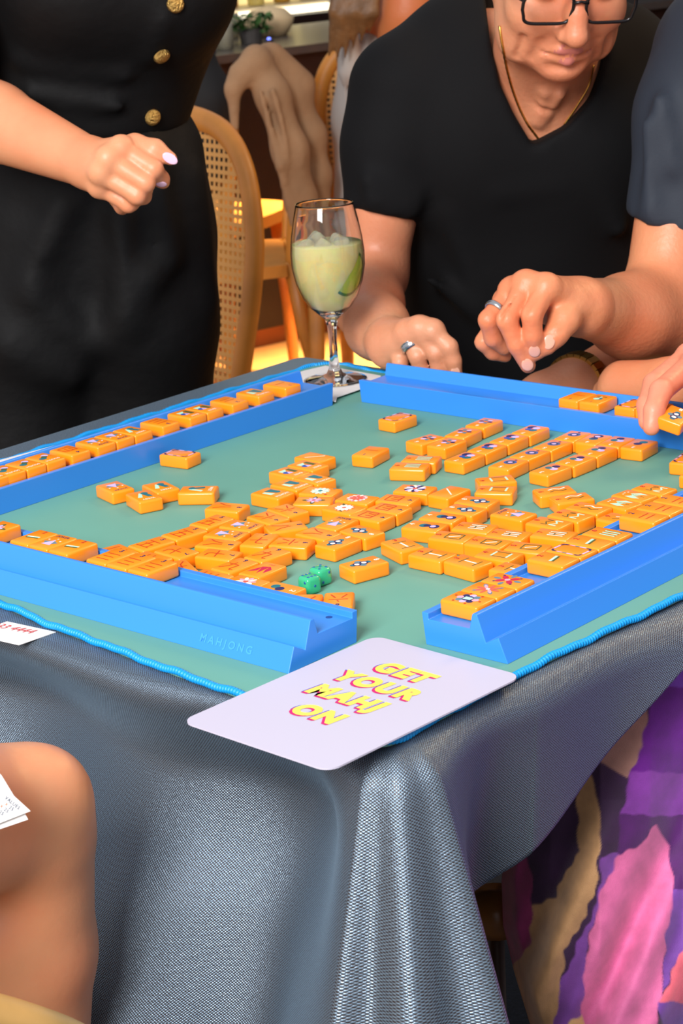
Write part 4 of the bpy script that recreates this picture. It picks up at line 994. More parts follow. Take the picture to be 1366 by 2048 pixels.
# ================================================================== cane chairs
oak = mat('chair_oak', (196, 128, 48), 0.42, noise=(12, 0.18), bump=(60, 0.1, 0.001)); cane_m = mat('cane', (214, 160, 88), 0.6)
def arch(t_):
    """back outline, t from 0 (right foot of the arch) to 1 (left foot)"""
    P = [(0.165, 0.46), (0.185, 0.55), (0.207, 0.66), (0.208, 0.75), (0.180, 0.84), (0.115, 0.895), (0.0, 0.912)]
    P = P + [(-x, z) for x, z in P[-2::-1]]; return P
def cane_chair(label, loc, rz, slats=False):
    r0 = empty('cane_chair', loc, rz); tag(r0, label, 'chair', 'cane back chairs')
    def m_(name, v, f, m, sm=True, parent=None): return mesh(name, v, f, m, parent or r0, sm, rel=False)
    A = spline(np.array([(x, 0.02 - 0.10 * (z - 0.46), z) for x, z in arch(0)]), 72)
    v, f = tube(A, 0.0195, 12, flat=(np.array([0, 1.0, 0]), 0.75)); m_('back_frame', v, f, oak)
    # cane webbing: real crossing strands inside the arch
    pts = np.array([(x, z) for x, y, z in A]); parts = []
    def half(z):
        xs = pts[pts[:, 0] > 0]; o_ = np.argsort(xs[:, 1]); return float(np.interp(z, xs[o_, 1], xs[o_, 0]))
    def yb(z): return 0.02 - 0.10 * (z - 0.46)
    z = 0.49
    while z < 0.885:
        h2 = half(z); parts.append(boxv(0, yb(z), z, 2 * h2, 0.0016, 0.0065)); z += 0.0135
    x = -0.2025
    while x < 0.2026:
        zz_ = [q for q in np.linspace(0.48, 0.9, 80) if half(q) >= abs(x)]
        if zz_:
            z0, z1 = min(zz_), max(zz_); vv = []
            for (a, b) in ((z0, -1), (z0, 1), (z1, 1), (z1, -1)): vv.append((x + b * 0.00325, yb(a) - 0.001, a))
            parts.append((vv, [(0, 1, 2, 3)]))
        x += 0.0135
    v, f = merge(parts); o = m_('cane_webbing', v, f, cane_m, False); tag(o, kind='stuff')
    S_ = spline(np.array([(0.19, 0.03), (0.22, 0.20), (0.20, 0.38), (0.0, 0.44), (-0.20, 0.38), (-0.22, 0.20), (-0.19, 0.03)]), 60)
    S_ = np.array(S_); n = len(S_)
    vs = [(a, b, h2) for h2 in (0.435, 0.465) for a, b in S_]
    fs = [tuple(range(n - 1, -1, -1)), tuple(range(n, 2 * n))] + [(i, (i + 1) % n, n + (i + 1) % n, n + i) for i in range(n)]
    m_('seat', vs, fs, oak, False)
    for sx in (-1, 1):
        v, f = tube([(sx * 0.165, 0.02, 0.47), (sx * 0.168, 0.0, 0.30), (sx * 0.185, -0.06, 0.0)], [0.02, 0.018, 0.014], 10); m_('leg', v, f, oak)
        v, f = tube([(sx * 0.17, 0.36, 0.44), (sx * 0.18, 0.375, 0.2), (sx * 0.185, 0.38, 0.0)], [0.02, 0.017, 0.013], 10); m_('leg', v, f, oak)
    return r0
c1 = PY(352, 400, 3.52); cane_chair('cane back chair behind the standing woman', (c1[0], c1[1], 0), math.radians(127))
c2 = PY(305, 300, 5.15); cane_chair('cane back chair with a black jacket, behind the first chair', (c2[0], c2[1], 0), math.radians(-20))
c3 = PY(580, 300, 4.90); ch3 = cane_chair('chair draped with the beige jacket in front of the bar', (c3[0], c3[1], 0), math.radians(92))
ch3.scale = (0.93, 0.93, 0.93)
c4 = PY(815, 300, 4.95); cane_chair('chair of the woman in white at the back', (c4[0], c4[1], 0), math.radians(170))
# beige jacket over chair three
beige = mat('beige_linen', (150, 116, 84), 0.85, bump=(90, 0.35, 0.004), noise=(14, 0.12))
s = Soft(); J = lambda x, y, Y: PY(x, y, Y); FX = np.array([0.35, 0.94, 0])
s.chain([J(512, 120, 4.60), J(545, 190, 4.58), J(580, 300, 4.57), J(602, 400, 4.58), J(615, 500, 4.60)], [0.032, 0.034, 0.036, 0.032, 0.022], 0.03)
s.chain([J(535, 122, 4.66), J(585, 190, 4.66), J(622, 270, 4.66), J(638, 350, 4.66), J(650, 470, 4.66)], [0.034, 0.036, 0.030, 0.024, 0.018], 0.03)
s.chain([J(512, 122, 4.58), J(482, 150, 4.57), J(466, 178, 4.56), J(470, 255, 4.56)], [0.030, 0.024, 0.016, 0.010], 0.02)
s.cap(J(545, 112, 4.64), J(605, 165, 4.66), 0.026, 0.026, 0.03)
s.chain([J(545, 180, 4.53), J(592, 330, 4.53), J(608, 470, 4.55)], [0.006, 0.010, 0.010], 0.012)
s.chain([J(520, 180, 4.53), J(560, 330, 4.53), J(588, 450, 4.55)], [0.006, 0.010, 0.010], 0.012)
s.cap(J(572, 210, 4.53), J(612, 440, 4.53), 0.008, 0.012, 0.010, carve=True)
s.cap(J(600, 230, 4.60), J(632, 420, 4.61), 0.006, 0.008, 0.010, carve=True)
jk = empty('beige_jacket', PY(560, 300, 4.6)); soft_obj('jacket_cloth', [s.build(0.007, 2)], beige, jk); tag(jk, 'beige linen jacket hung over a chair in front of the bar', 'jacket')
s = Soft(); s.chain([J(392, 112, 5.08), J(415, 200, 5.06), J(410, 330, 5.06)], [0.045, 0.055, 0.055], 0.05); s.chain([J(330, 90, 5.08), J(330, 330, 5.06)], [0.07, 0.08], 0.05)
bj = empty('black_jacket', PY(370, 200, 5.06)); soft_obj('jacket_cloth', [s.build(0.01, 2)], mat('black_wool', (12, 11, 12), 0.8), bj); tag(bj, 'black jacket on the chair behind the standing woman', 'jacket')
# ================================================================== people
def skin(name, rgb, red=None, bs=0.30):
    m = mat(name, rgb, 0.45, noise=(9, 0.0, red or tuple(int(c * k) for c, k in zip(rgb, (1.0, 0.86, 0.82)))), bump=(190, bs, 0.0020), Subsurface_Weight=0.22, Subsurface_Scale=0.006)
    m.node_tree.nodes['Principled BSDF'].inputs['Subsurface Radius'].default_value = (1.0, 0.35, 0.2); return m
sk_w = skin('skin_fair', (216, 156, 116), None, 0.12); sk_m = skin('skin_tan', (210, 148, 112)); sk_n = skin('skin_navy_man', (214, 146, 104)); sk_p = skin('skin_pink', (222, 146, 116), None, 0.2); sk_l = skin('skin_leg', (214, 152, 110), None, 0.12)
lip = mat('lips', (190, 112, 100), 0.4); black = mat('black_cotton', (9, 9, 11), 0.85, bump=(220, 0.2, 0.001), Specular_IOR_Level=0.2)
black2 = mat('black_crepe', (7, 7, 8), 0.7, bump=(12, 0.25, 0.02), Specular_IOR_Level=0.2)
navy = mat('navy_cotton', (30, 38, 50), 0.75, bump=(260, 0.2, 0.001)); gold = mat('gold', (214, 168, 84), 0.28, 1.0); silver = mat('silver', (205, 205, 205), 0.22, 1.0)
nail_n = mat('nail_natural', (224, 164, 138), 0.2, Coat_Weight=0.5); nail_p = mat('nail_lilac', (232, 190, 214), 0.12, Coat_Weight=0.8)
def P3(l): return [PY(*q) for q in l]
def fingers(s, F, base_r=(0.0105, 0.0098, 0.0088, 0.0074), k=0.0035):
    for pts, sc_ in F:
        p = P3(pts); r = [x * sc_ for x in base_r[-len(p):]]
        s.chain(p, r, k)
def nail(tr, x, y, dirpx, r, m, parent, st=1.35):
    p, n = surf(tr, x, y); q = PY(x + dirpx[0], y + dirpx[1], p[1]) - p
    disc_on('fingernail', p - n * 0.0002, n, r, 0.0007, m, parent, stretch=(q, st))
def ringband(name, a, b, R, r, m, parent, width=1.6):
    v, f = torus_on((np.array(a) + np.array(b)) / 2, np.array(b) - np.array(a), R, r, 30, 8, 1.0, width); return mesh(name, v, f, m, parent, True)

def plain_head(c, face, hair_m, parent, long_hair=False):
    """head and neck pieces for a figure whose face is turned along `face`; returns the skin shape"""
    c = np.array(c, float); fy = np.array(face, float); fy /= np.linalg.norm(fy); fx = np.cross(fy, [0, 0, 1.0]); fx /= np.linalg.norm(fx); fz = np.cross(fx, fy); R = np.stack([fx, fy, fz], 1)
    L = lambda x, y, z: c + fx * x + fy * y + fz * z
    k = Soft(); k.ell(L(0, -0.01, 0.035), (0.073, 0.092, 0.088), R, 0.02); k.ell(L(0, 0.018, -0.03), (0.060, 0.068, 0.080), R, 0.03); k.ell(L(0, 0.066, -0.095), (0.02, 0.016, 0.016), R, 0.02)
    k.chain([L(0, 0.082, 0.012), L(0, 0.104, -0.034)], [0.008, 0.012], 0.012); k.cap(L(-0.02, 0.08, -0.067), L(0.02, 0.08, -0.067), 0.006, 0.006, 0.008)
    for q in (-1, 1): k.ell(L(q * 0.031, 0.094, 0.006), (0.02, 0.015, 0.013), R, 0.018, carve=True); k.ell(L(q * 0.031, 0.072, 0.004), (0.013, 0.012, 0.012), R, 0.006); k.ell(L(q * 0.073, -0.006, -0.01), (0.011, 0.02, 0.032), R, 0.01)
    k.cap(L(0, -0.015, -0.05), L(0, -0.045, -0.20), 0.052, 0.062, 0.03)
    g_ = Soft(); g_.ell(L(0, -0.022, 0.05), (0.081, 0.096, 0.088), R, 0.01)
    if long_hair:
        for q in (-1, 1): g_.chain([L(q * 0.05, -0.03, 0.06), L(q * 0.075, -0.03, -0.05), L(q * 0.08, -0.04, -0.20)], [0.045, 0.032, 0.015], 0.02)
        g_.chain([L(0, -0.06, 0.04), L(0, -0.08, -0.18)], [0.06, 0.03], 0.03)
    g_.ell(L(0, 0.085, -0.005), (0.075, 0.085, 0.075), R, 0.015, carve=True)
    if not long_hair: g_.ell(L(0, 0.02, -0.07), (0.12, 0.12, 0.055), R, 0.01, carve=True)
    soft_obj('hair', [g_.build(0.006, 2)], hair_m, parent)
    return k.build(0.004, 2)
hair_d = mat('hair_dark', (48, 34, 26), 0.5, bump=(90, 0.5, 0.004)); hair_g = mat('hair_silver', (140, 134, 128), 0.6, bump=(90, 0.5, 0.004))
# ---------------------------------------------------------------- standing woman in black
p1 = empty('person', PY(170, 900, 2.55) * [1, 1, 0]); tag(p1, 'standing person in a black vest with gold buttons, hand half closed', 'person')
s = Soft()
el, wr = PY(-140, 180, 2.44), PY(178, 326, 2.27)
s.chain([PY(-60, -260, 2.48), PY(-62, 60, 2.46), el], [0.055, 0.050, 0.044], 0.02)
s.chain([el, PY(-10, 244, 2.385), wr], [0.046, 0.0435, 0.0275], 0.01)
arm = s
h = Soft(); h.chain([el, PY(-10, 244, 2.385), wr], [0.046, 0.0435, 0.0270], 0.01)
mc = P3([(243, 298, 2.236), (216, 319, 2.226), (202, 346, 2.228), (200, 374, 2.240)])
for q, r in zip(mc, (0.0145, 0.0145, 0.014, 0.0125)): h.cap(wr, q, 0.0215, r, 0.012)
h.cap(mc[0], mc[3], 0.0115, 0.010, 0.006)
for q, r in zip(mc, (0.0118, 0.0122, 0.0116, 0.0105)): h.ell(q - [0, 0.003, -0.002], (r, r, r), None, 0.006)
fingers(h, [([(243, 298, 2.236), (307, 338, 2.224), (322, 358, 2.243), (326, 364, 2.256)], 1.02),
            ([(216, 319, 2.226), (291, 366, 2.218), (286, 392, 2.250), (262, 372, 2.268)], 1.02),
            ([(202, 346, 2.228), (274, 391, 2.220), (262, 406, 2.252), (240, 380, 2.268)], 0.98),
            ([(200, 374, 2.240), (257, 409, 2.234), (244, 414, 2.262), (225, 395, 2.272)], 0.88)])
h.chain(P3([(222, 312, 2.262), (270, 292, 2.250), (310, 299, 2.240), (341, 317, 2.236)]), [0.0165, 0.0125, 0.0105, 0.0072], 0.006)
for a, b in (((252, 325, 2.205), (300, 356, 2.200)), ((232, 348, 2.205), (286, 384, 2.200)), ((215, 372, 2.208), (268, 405, 2.206))):
    h.cap(PY(*a), PY(*b), 0.0016, 0.0016, 0.004, carve=True)
parts = [arm.build(0.005, 2, (np.array([-9, -9, -9]), np.array([PY(-20, 242, 2.39)[0], 9, 9]))), h.build(0.0018, 2, (np.array([PY(-26, 242, 2.39)[0], -9, -9]), np.array([9, 9, 9])))]
hp = PY(200, -300, 2.58); parts.append(plain_head(hp + [0, -0.02, 0.27], (0.35, -0.85, -0.25), hair_d, p1, True))
body = soft_obj('body', parts, sk_w, p1); tr = tree_of(parts)
nail(tr, 340, 317, (10, 6), 0.0052, nail_p, p1, 1.7); nail(tr, 323, 369, (6, 5), 0.0045, nail_p, p1, 1.4)
s = Soft(); F0 = np.array([0, 1.0, 0])
s.chain([PY(150, 262, 2.57), PY(165, 120, 2.57), PY(190, -60, 2.57), PY(190, -300, 2.60)], [0.122, 0.124, 0.145, 0.14], 0.06, flat=(F0, 0.82), cut=(PY(150, 268, 2.5), np.array([0.03, 0, -1.0])))
s.ell(PY(335, -20, 2.49), (0.075, 0.075, 0.07), None, 0.06); s.ell(PY(150, -30, 2.47), (0.08, 0.075, 0.07), None, 0.06)
for a, b in (((40, 120, 2.46), (250, 150, 2.455)), ((60, 190, 2.46), (240, 215, 2.455)), ((330, 40, 2.42), (300, 110, 2.45))): s.cap(PY(*a), PY(*b), 0.004, 0.004, 0.02)
s.cap(PY(345, 20, 2.41), PY(322, 262, 2.45), 0.0022, 0.0022, 0.004, carve=True)
vp = [s.build(0.006, 2)]; vest = soft_obj('vest', vp, black2, p1); tv_ = tree_of(vp)
for x, y in ((350, 8), (322, 110), (304, 234)):
    p, n = surf(tv_, x, y); b_ = disc_on('button', p + n * 0.002, n, 0.0098, 0.005, mat('button_gold', (206, 168, 96), 0.3, 1.0, bump=(420, 1.0, 0.004)), p1)
s = Soft()
s.chain([PY(155, 262, 2.58), PY(175, 330, 2.58), PY(185, 470, 2.6)], [0.112, 0.130, 0.150], 0.05, flat=(F0, 0.80))
s.chain([PY(262, 470, 2.58), PY(285, 640, 2.57), PY(290, 900, 2.6), PY(290, 1700, 2.68)], [0.098, 0.090, 0.086, 0.075], 0.03)
s.chain([PY(90, 470, 2.58), PY(60, 650, 2.57), PY(45, 900, 2.58), PY(40, 1700, 2.64)], [0.105, 0.100, 0.098, 0.08], 0.03)
for a, b, r in (((300, 300, 2.47), (345, 520, 2.47), 0.006), ((380, 360, 2.52), (405, 600, 2.52), 0.008), ((240, 430, 2.45), (250, 640, 2.46), 0.006), ((120, 420, 2.45), (60, 560, 2.46), 0.007), ((70, 600, 2.46), (170, 690, 2.47), 0.006), ((300, 560, 2.46), (230, 680, 2.48), 0.006), ((20, 700, 2.46), (140, 760, 2.47), 0.006)):
    s.cap(PY(*a) + [0, 0.012, 0], PY(*b) + [0, 0.012, 0], r, r, 0.04)
soft_obj('trousers', [s.build(0.009, 2)], black2, p1)

# ---------------------------------------------------------------- seated man in a black v-neck shirt
p2 = empty('person', PY(1060, 760, 2.62) * [1, 1, 0]); tag(p2, 'seated man in black v-neck shirt and glasses, hand resting behind the back rack', 'person')
s = Soft()
s.chain([PY(1060, 190, 2.57), PY(1050, 420, 2.60), PY(1030, 800, 2.66)], [0.150, 0.150, 0.155], 0.06, flat=(F0, 0.72))
s.ell(PY(950, 260, 2.53), (0.095, 0.085, 0.11), None, 0.06); s.ell(PY(1170, 260, 2.53), (0.095, 0.085, 0.11), None, 0.06)
s.chain([PY(1080, 120, 2.58), PY(930, 120, 2.57), PY(812, 178, 2.54)], [0.072, 0.066, 0.060], 0.04)
s.chain([PY(1090, 120, 2.58), PY(1230, 140, 2.58), PY(1320, 190, 2.58)], [0.072, 0.066, 0.060], 0.04)
shn = PY(765, 420, 2.5) - PY(800, 200, 2.53); shn /= np.linalg.norm(shn)
s.chain([PY(806, 182, 2.53), PY(783, 290, 2.52), PY(766, 440, 2.51)], [0.060, 0.055, 0.049], 0.03, cut=(PY(775, 432, 2.51), shn))
s.chain([PY(1320, 190, 2.57), PY(1345, 420, 2.60)], [0.058, 0.053], 0.03)
for a, b, r in (((745, 400, 2.46), (820, 415, 2.47), 0.005), ((735, 360, 2.46), (825, 385, 2.475), 0.004), ((830, 250, 2.49), (845, 400, 2.52), 0.006), ((900, 420, 2.49), (960, 600, 2.51), 0.006), ((1000, 380, 2.47), (1120, 360, 2.47), 0.005), ((860, 560, 2.50), (1000, 660, 2.52), 0.006), ((1180, 330, 2.47), (1240, 460, 2.48), 0.005)):
    s.cap(PY(*a), PY(*b), r, r, 0.025)
# V opening: a wedge through the front of the shirt
vpts = [PY(x, y, 2.45) for x, y in ((980, -40), (983, 45), (987, 100), (1002, 171), (1027, 226), (1066, 292), (1132, 256), (1182, 201), (1213, 125), (1222, 60), (1226, -40))]
def wedge(X, Y, Z):
    D = None
    for p, q in zip(vpts[:-1], vpts[1:]):
        d = q - p; n = np.array([d[2], -d[0]]); n = n / np.linalg.norm(n)      # outward (left / below)
        e = (X - p[0]) * n[0] + (Z - p[2]) * n[1]; D = e if D is None else np.maximum(D, e)
    return np.maximum(D, Y - 2.575)
cz_ = PY(1090, 120, 2.45)
if float(wedge(cz_[0], 2.45, cz_[2])) > 0: vpts = vpts[::-1]
s.fn(wedge, np.array([vpts[0][0], 2.2, 1.0]) * 0 + np.array([min(q[0] for q in vpts) - 0.02, 2.2, min(q[2] for q in vpts) - 0.02]), np.array([max(q[0] for q in vpts) + 0.02, 2.6, 1.5]), 0.004, carve=True)
s.cap(PY(1085, 120, 2.60), PY(1100, -60, 2.56), 0.062, 0.070, 0.01, carve=True)
soft_obj('shirt', [s.build(0.0055, 2)], black, p2)
# skin: chest, neck, head
HY = 2.36
pt = math.radians(27); yw = math.radians(7); rl = math.radians(-3)
hyv = np.array([math.sin(yw) * math.cos(pt), -math.cos(yw) * math.cos(pt), -math.sin(pt)])
hxv = np.cross(hyv, [0, 0, 1.0]); hxv = -hxv / np.linalg.norm(hxv); hzv = np.cross(hyv, hxv) * -1
hzv = hzv if hzv[2] > 0 else -hzv
c_, s2_ = math.cos(rl), math.sin(rl); hxv, hzv = hxv * c_ + hzv * s2_, hzv * c_ - hxv * s2_
if hxv[0] < 0: hxv = -hxv
chin = PY(1124, 158, HY - 0.01); HC = chin - (hyv * 0.080 - hzv * 0.104)
def Hd(x, y, z): return HC + hxv * x + hyv * y + hzv * z
RH = np.stack([hxv, hyv, hzv], 1)
h = Soft()
h.ell(Hd(0, -0.012, 0.045), (0.074, 0.094, 0.088), RH, 0.02); h.ell(Hd(0, 0.018, -0.028), (0.064, 0.070, 0.082), RH, 0.03)
h.ell(Hd(0, 0.034, -0.072), (0.050, 0.050, 0.040), RH, 0.03); h.ell(Hd(0, 0.070, -0.095), (0.021, 0.016, 0.016), RH, 0.018)
for sx in (-1, 1):
    h.ell(Hd(sx * 0.040, 0.058, -0.030), (0.024, 0.022, 0.024), RH, 0.025); h.ell(Hd(sx * 0.049, 0.034, -0.075), (0.016, 0.026, 0.026), RH, 0.02)
    h.ell(Hd(sx * 0.073, -0.008, -0.012), (0.012, 0.022, 0.034), RH, 0.012)
    h.ell(Hd(sx * 0.080, -0.004, -0.008), (0.006, 0.013, 0.022), RH, 0.006, carve=True)
    h.ell(Hd(sx * 0.031, 0.094, 0.006), (0.021, 0.016, 0.014), RH, 0.02, carve=True)
    h.ell(Hd(sx * 0.031, 0.072, 0.004), (0.0135, 0.0125, 0.012), RH, 0.006)
    h.cap(Hd(sx * 0.012, 0.088, 0.028), Hd(sx * 0.048, 0.076, 0.026), 0.008, 0.006, 0.012)
h.chain([Hd(0, 0.082, 0.016), Hd(0, 0.096, -0.012), Hd(0, 0.107, -0.034)], [0.0085, 0.010, 0.0135], 0.012)
for sx in (-1, 1): h.ell(Hd(sx * 0.0135, 0.095, -0.039), (0.009, 0.010, 0.008), RH, 0.007); h.ell(Hd(sx * 0.0065, 0.1045, -0.0475), (0.0035, 0.005, 0.003), RH, 0.003, carve=True)
h.chain([Hd(-0.026, 0.074, -0.068), Hd(-0.009, 0.0885, -0.0625), Hd(0.009, 0.0885, -0.0625), Hd(0.026, 0.074, -0.068)], [0.003, 0.0040, 0.0040, 0.003], 0.007, 1)
h.chain([Hd(-0.022, 0.076, -0.073), Hd(0, 0.0885, -0.0755), Hd(0.022, 0.076, -0.073)], [0.0032, 0.0050, 0.0032], 0.007, 1)
h.chain([Hd(-0.026, 0.080, -0.069), Hd(-0.009, 0.0955, -0.0685), Hd(0.009, 0.0955, -0.0685), Hd(0.026, 0.080, -0.069)], [0.0014, 0.0026, 0.0026, 0.0014], 0.003, 1, carve=True)
for sx in (-1, 1):
    h.chain([Hd(sx * 0.019, 0.0965, -0.038), Hd(sx * 0.031, 0.086, -0.056), Hd(sx * 0.037, 0.074, -0.080)], [0.0014, 0.002, 0.0012], 0.010, carve=True)
    h.chain([Hd(sx * 0.047, 0.0715, -0.052), Hd(sx * 0.050, 0.062, -0.085)], [0.0012, 0.0012], 0.009, carve=True)
h.cap(Hd(-0.018, 0.086, -0.0855), Hd(0.018, 0.086, -0.0855), 0.0018, 0.0018, 0.010, carve=True)
nb = PY(1085, 175, 2.545)
h.cap(Hd(0, -0.005, -0.05), nb, 0.056, 0.066, 0.03)
h.ell(PY(1075, 250, 2.555), (0.125, 0.072, 0.10), None, 0.04); h.cap(PY(975, 105, 2.575), PY(1190, 105, 2.575), 0.052, 0.052, 0.03)
for a, b in (((1040, 110, 2.45), (1066, 235, 2.475)), ((1120, 190, 2.44), (1082, 245, 2.475)), ((1090, 185, 2.44), (1076, 240, 2.47))): h.cap(PY(*a), PY(*b), 0.005, 0.004, 0.012)
for a, b in (((1062, 180, 2.42), (1075, 235, 2.45)), ((1040, 185, 2.44), (1100, 215, 2.44)), ((1050, 205, 2.45), (1110, 228, 2.455))): h.cap(PY(*a), PY(*b), 0.0015, 0.0015, 0.008, carve=True)
head = h.build(0.0024, 1)
# his right arm and hand (picture left)
a_ = Soft(); elb = PY(752, 548, 2.51); wr = PY(783, 688, 2.285)
a_.chain([PY(772, 380, 2.51), elb], [0.0445, 0.0345], 0.02); a_.chain([elb, PY(737, 610, 2.42), PY(755, 655, 2.34), wr], [0.037, 0.0385, 0.034, 0.027], 0.02)
h = Soft(); h.cap(PY(755, 655, 2.34), wr, 0.0335, 0.0270, 0.02)
mc = P3([(866, 664, 2.232), (838, 657, 2.240), (812, 668, 2.250), (795, 690, 2.262)])
for q, r in zip(mc, (0.0135, 0.0135, 0.013, 0.012)): h.cap(wr, q, 0.021, r, 0.012)
h.cap(mc[0], mc[3], 0.010, 0.009, 0.006)
for q in mc[:3]: h.ell(q + [0, 0, 0.003], (0.0115, 0.0115, 0.0105), None, 0.006)
fingers(h, [([(866, 664, 2.232), (898, 694, 2.222), (907, 722, 2.222), (912, 752, 2.224)], 1.0), ([(838, 657, 2.240), (872, 706, 2.228), (878, 735, 2.230), (882, 765, 2.232)], 1.02),
            ([(812, 668, 2.250), (835, 712, 2.236), (842, 740, 2.238), (846, 770, 2.24)], 0.98), ([(795, 690, 2.262), (800, 725, 2.25), (806, 750, 2.25), (810, 775, 2.25)], 0.88)])
for a, b in (((846, 672, 2.215), (886, 722, 2.205)), ((820, 678, 2.225), (850, 722, 2.215))): h.cap(PY(*a), PY(*b), 0.0014, 0.0014, 0.004, carve=True)
hand2 = h.build(0.0019, 2)
# his left forearm behind the other man's arm
b_ = Soft(); wl = PY(1146, 772, 2.275); b_.chain([PY(1345, 420, 2.60), PY(1360, 640, 2.55), PY(1270, 715, 2.40), wl, PY(1080, 800, 2.26), PY(1030, 815, 2.25)], [0.046, 0.042, 0.038, 0.027, 0.026, 0.012], 0.02)
parts = [head, a_.build(0.004, 2), hand2, b_.build(0.004, 2)]
soft_obj('body', parts, [sk_m, lip], p2); tr = tree_of(parts)
nail(tr, 911, 745, (2, 10), 0.0052, nail_n, p2, 1.2)
rp = P3([(812, 668, 2.250), (835, 712, 2.236)]); ax_ = rp[1] - rp[0]; cR = rp[0] + ax_ * 0.52
v, f = torus_on(cR, ax_, 0.0113, 0.0014, 32, 10, 1.0, 3.6); rg = mesh('ring', v, f, silver, p2, True); rg['label'] = 'wide silver ring'
for q in (-0.0025, 0.0025): v, f = torus_on(cR + ax_ / np.linalg.norm(ax_) * q, ax_, 0.0127, 0.0006, 32, 6); mesh('ring_edge', v, f, silver, rg, True, rel=False).location = -np.array(p2.location)
# glasses
gm = mat('black_acetate', (14, 14, 16), 0.25); lens_m = mat('lens', (255, 255, 255), 0.0, Transmission_Weight=1.0, IOR=1.03)
gz0 = -0.004
fr = []
for sx in (-1, 1):
    loop = []
    for t_ in np.linspace(0, 2 * PI, 48, endpoint=False):
        cx, cz_ = math.cos(t_), math.sin(t_); e = 0.42
        x = 0.0275 * math.copysign(abs(cx) ** e, cx); z = 0.0170 * math.copysign(abs(cz_) ** e, cz_)
        if z < 0: x *= 0.93
        loop.append(Hd(sx * 0.0345 + x, 0.1035 - 0.10 * abs(sx * 0.0345 + x) ** 1.0 * 0.35, gz0 + z))
    fr.append(tube(loop, 0.0019, 8, True))
    mesh('lens', loop, [tuple(range(48))], lens_m, p2)
fr.append(tube([Hd(-0.009, 0.1030, gz0 + 0.007), Hd(0, 0.1050, gz0 + 0.010), Hd(0.009, 0.1030, gz0 + 0.007)], 0.0018, 8))
for sx in (-1, 1): fr.append(tube([Hd(sx * 0.060, 0.101, gz0 + 0.010), Hd(sx * 0.074, 0.085, gz0 + 0.011), Hd(sx * 0.079, 0.0, gz0 + 0.010), Hd(sx * 0.078, -0.03, gz0 - 0.008)], 0.0022, 8))
v, f = merge(fr); mesh('glasses', v, f, gm, p2, True)['label'] = 'black rectangular reading glasses'
# necklace laid on the skin
ch = []
for x, y in spline(np.array([(1001, 52), (1005, 80), (1016, 140), (1032, 195), (1052, 240), (1082, 285)]), 60): ch.append(surf(tr, x, y))
v, f = tube([p + n * 0.0011 for p, n in ch], [0.0013 + 0.0004 * (i % 2) for i in range(len(ch))], 8); mesh('necklace', v, f, gold, p2, True)['label'] = 'thin gold chain'
ch = []
for x, y in spline(np.array([(1186, 130), (1176, 170), (1150, 215), (1128, 248)]), 40): ch.append(surf(tr, x, y))
v, f = tube([p + n * 0.0011 for p, n in ch], [0.0010 + 0.0003 * (i % 2) for i in range(len(ch))], 8); mesh('necklace', v, f, gold, p2, True)
# hair
h = Soft(); h.ell(Hd(0, -0.022, 0.058), (0.079, 0.094, 0.086), RH, 0.01); h.ell(Hd(0, 0.075, 0.02), (0.10, 0.075, 0.075), RH, 0.02, carve=True); h.ell(Hd(0, 0.02, -0.06), (0.12, 0.12, 0.055), RH, 0.01, carve=True)
soft_obj('hair', [h.build(0.005, 2)], mat('hair_grey', (150, 144, 138), 0.7, bump=(120, 0.5, 0.003)), p2)
# watch
axw = PY(1270, 715, 2.40) - wl; axw /= np.linalg.norm(axw); wt = []
for i in range(26):
    t_ = 2 * PI * i / 26; a1 = np.cross(axw, [0, 0, 1.0]); a1 /= np.linalg.norm(a1); b1_ = np.cross(axw, a1); d = a1 * math.cos(t_) + b1_ * math.sin(t_)
    c0 = wl + axw * 0.012 + d * 0.0335
    vv = []
    for q in (-1, 1):
        for (e, g2) in ((-1, -1), (1, -1), (1, 1), (-1, 1)): vv.append(c0 + axw * 0.0095 * q + (np.cross(axw, d)) * 0.0037 * e + d * 0.0022 * g2)
    wt.append((vv, [(3, 2, 1, 0), (4, 5, 6, 7), (0, 1, 5, 4), (1, 2, 6, 5), (2, 3, 7, 6), (3, 0, 4, 7)]))
v, f = merge(wt); mesh('watch_band', v, f, gold, p2)['label'] = 'gold link watch band'

# ---------------------------------------------------------------- man in navy at the right
p3 = empty('person', PY(1500, 900, 2.40) * [1, 1, 0]); tag(p3, 'person in a navy shirt at right, arm reaching over the back rack with pinched fingers', 'person')
s = Soft(); hn = np.array(PY(1300, 600, 2.27)) - PY(1385, 150, 2.36); hn /= np.linalg.norm(hn)
hn = PY(1275, 520, 2.3) - PY(1325, 330, 2.3); hn /= np.linalg.norm(hn)
s.chain([PY(1420, 105, 2.38), PY(1385, 230, 2.36), PY(1345, 470, 2.33)], [0.062, 0.060, 0.056], 0.03, cut=(PY(1300, 440, 2.33), hn))
s.chain([PY(1590, 90, 2.36), PY(1600, 400, 2.36), PY(1610, 900, 2.38)], [0.125, 0.13, 0.135], 0.05)
for a, b, r in (((1290, 250, 2.30), (1300, 420, 2.29), 0.005), ((1320, 200, 2.30), (1345, 330, 2.29), 0.006)): s.cap(PY(*a), PY(*b), r, r, 0.025)
soft_obj('shirt', [s.build(0.0065, 2)], navy, p3)
a_ = Soft(); el = PY(1322, 628, 2.285); wr = PY(1163, 614, 2.150)
a_.chain([PY(1362, 380, 2.34), el], [0.047, 0.044], 0.02); a_.chain([el, PY(1262, 632, 2.235), wr], [0.045, 0.0415, 0.0300], 0.03)
h = Soft(); h.cap(PY(1225, 626, 2.205), wr, 0.0375, 0.0300, 0.02)
mcp = [(1093, 577, 2.104), (1052, 570, 2.116), (1024, 584, 2.130), (1012, 606, 2.146)]; mc = P3(mcp)
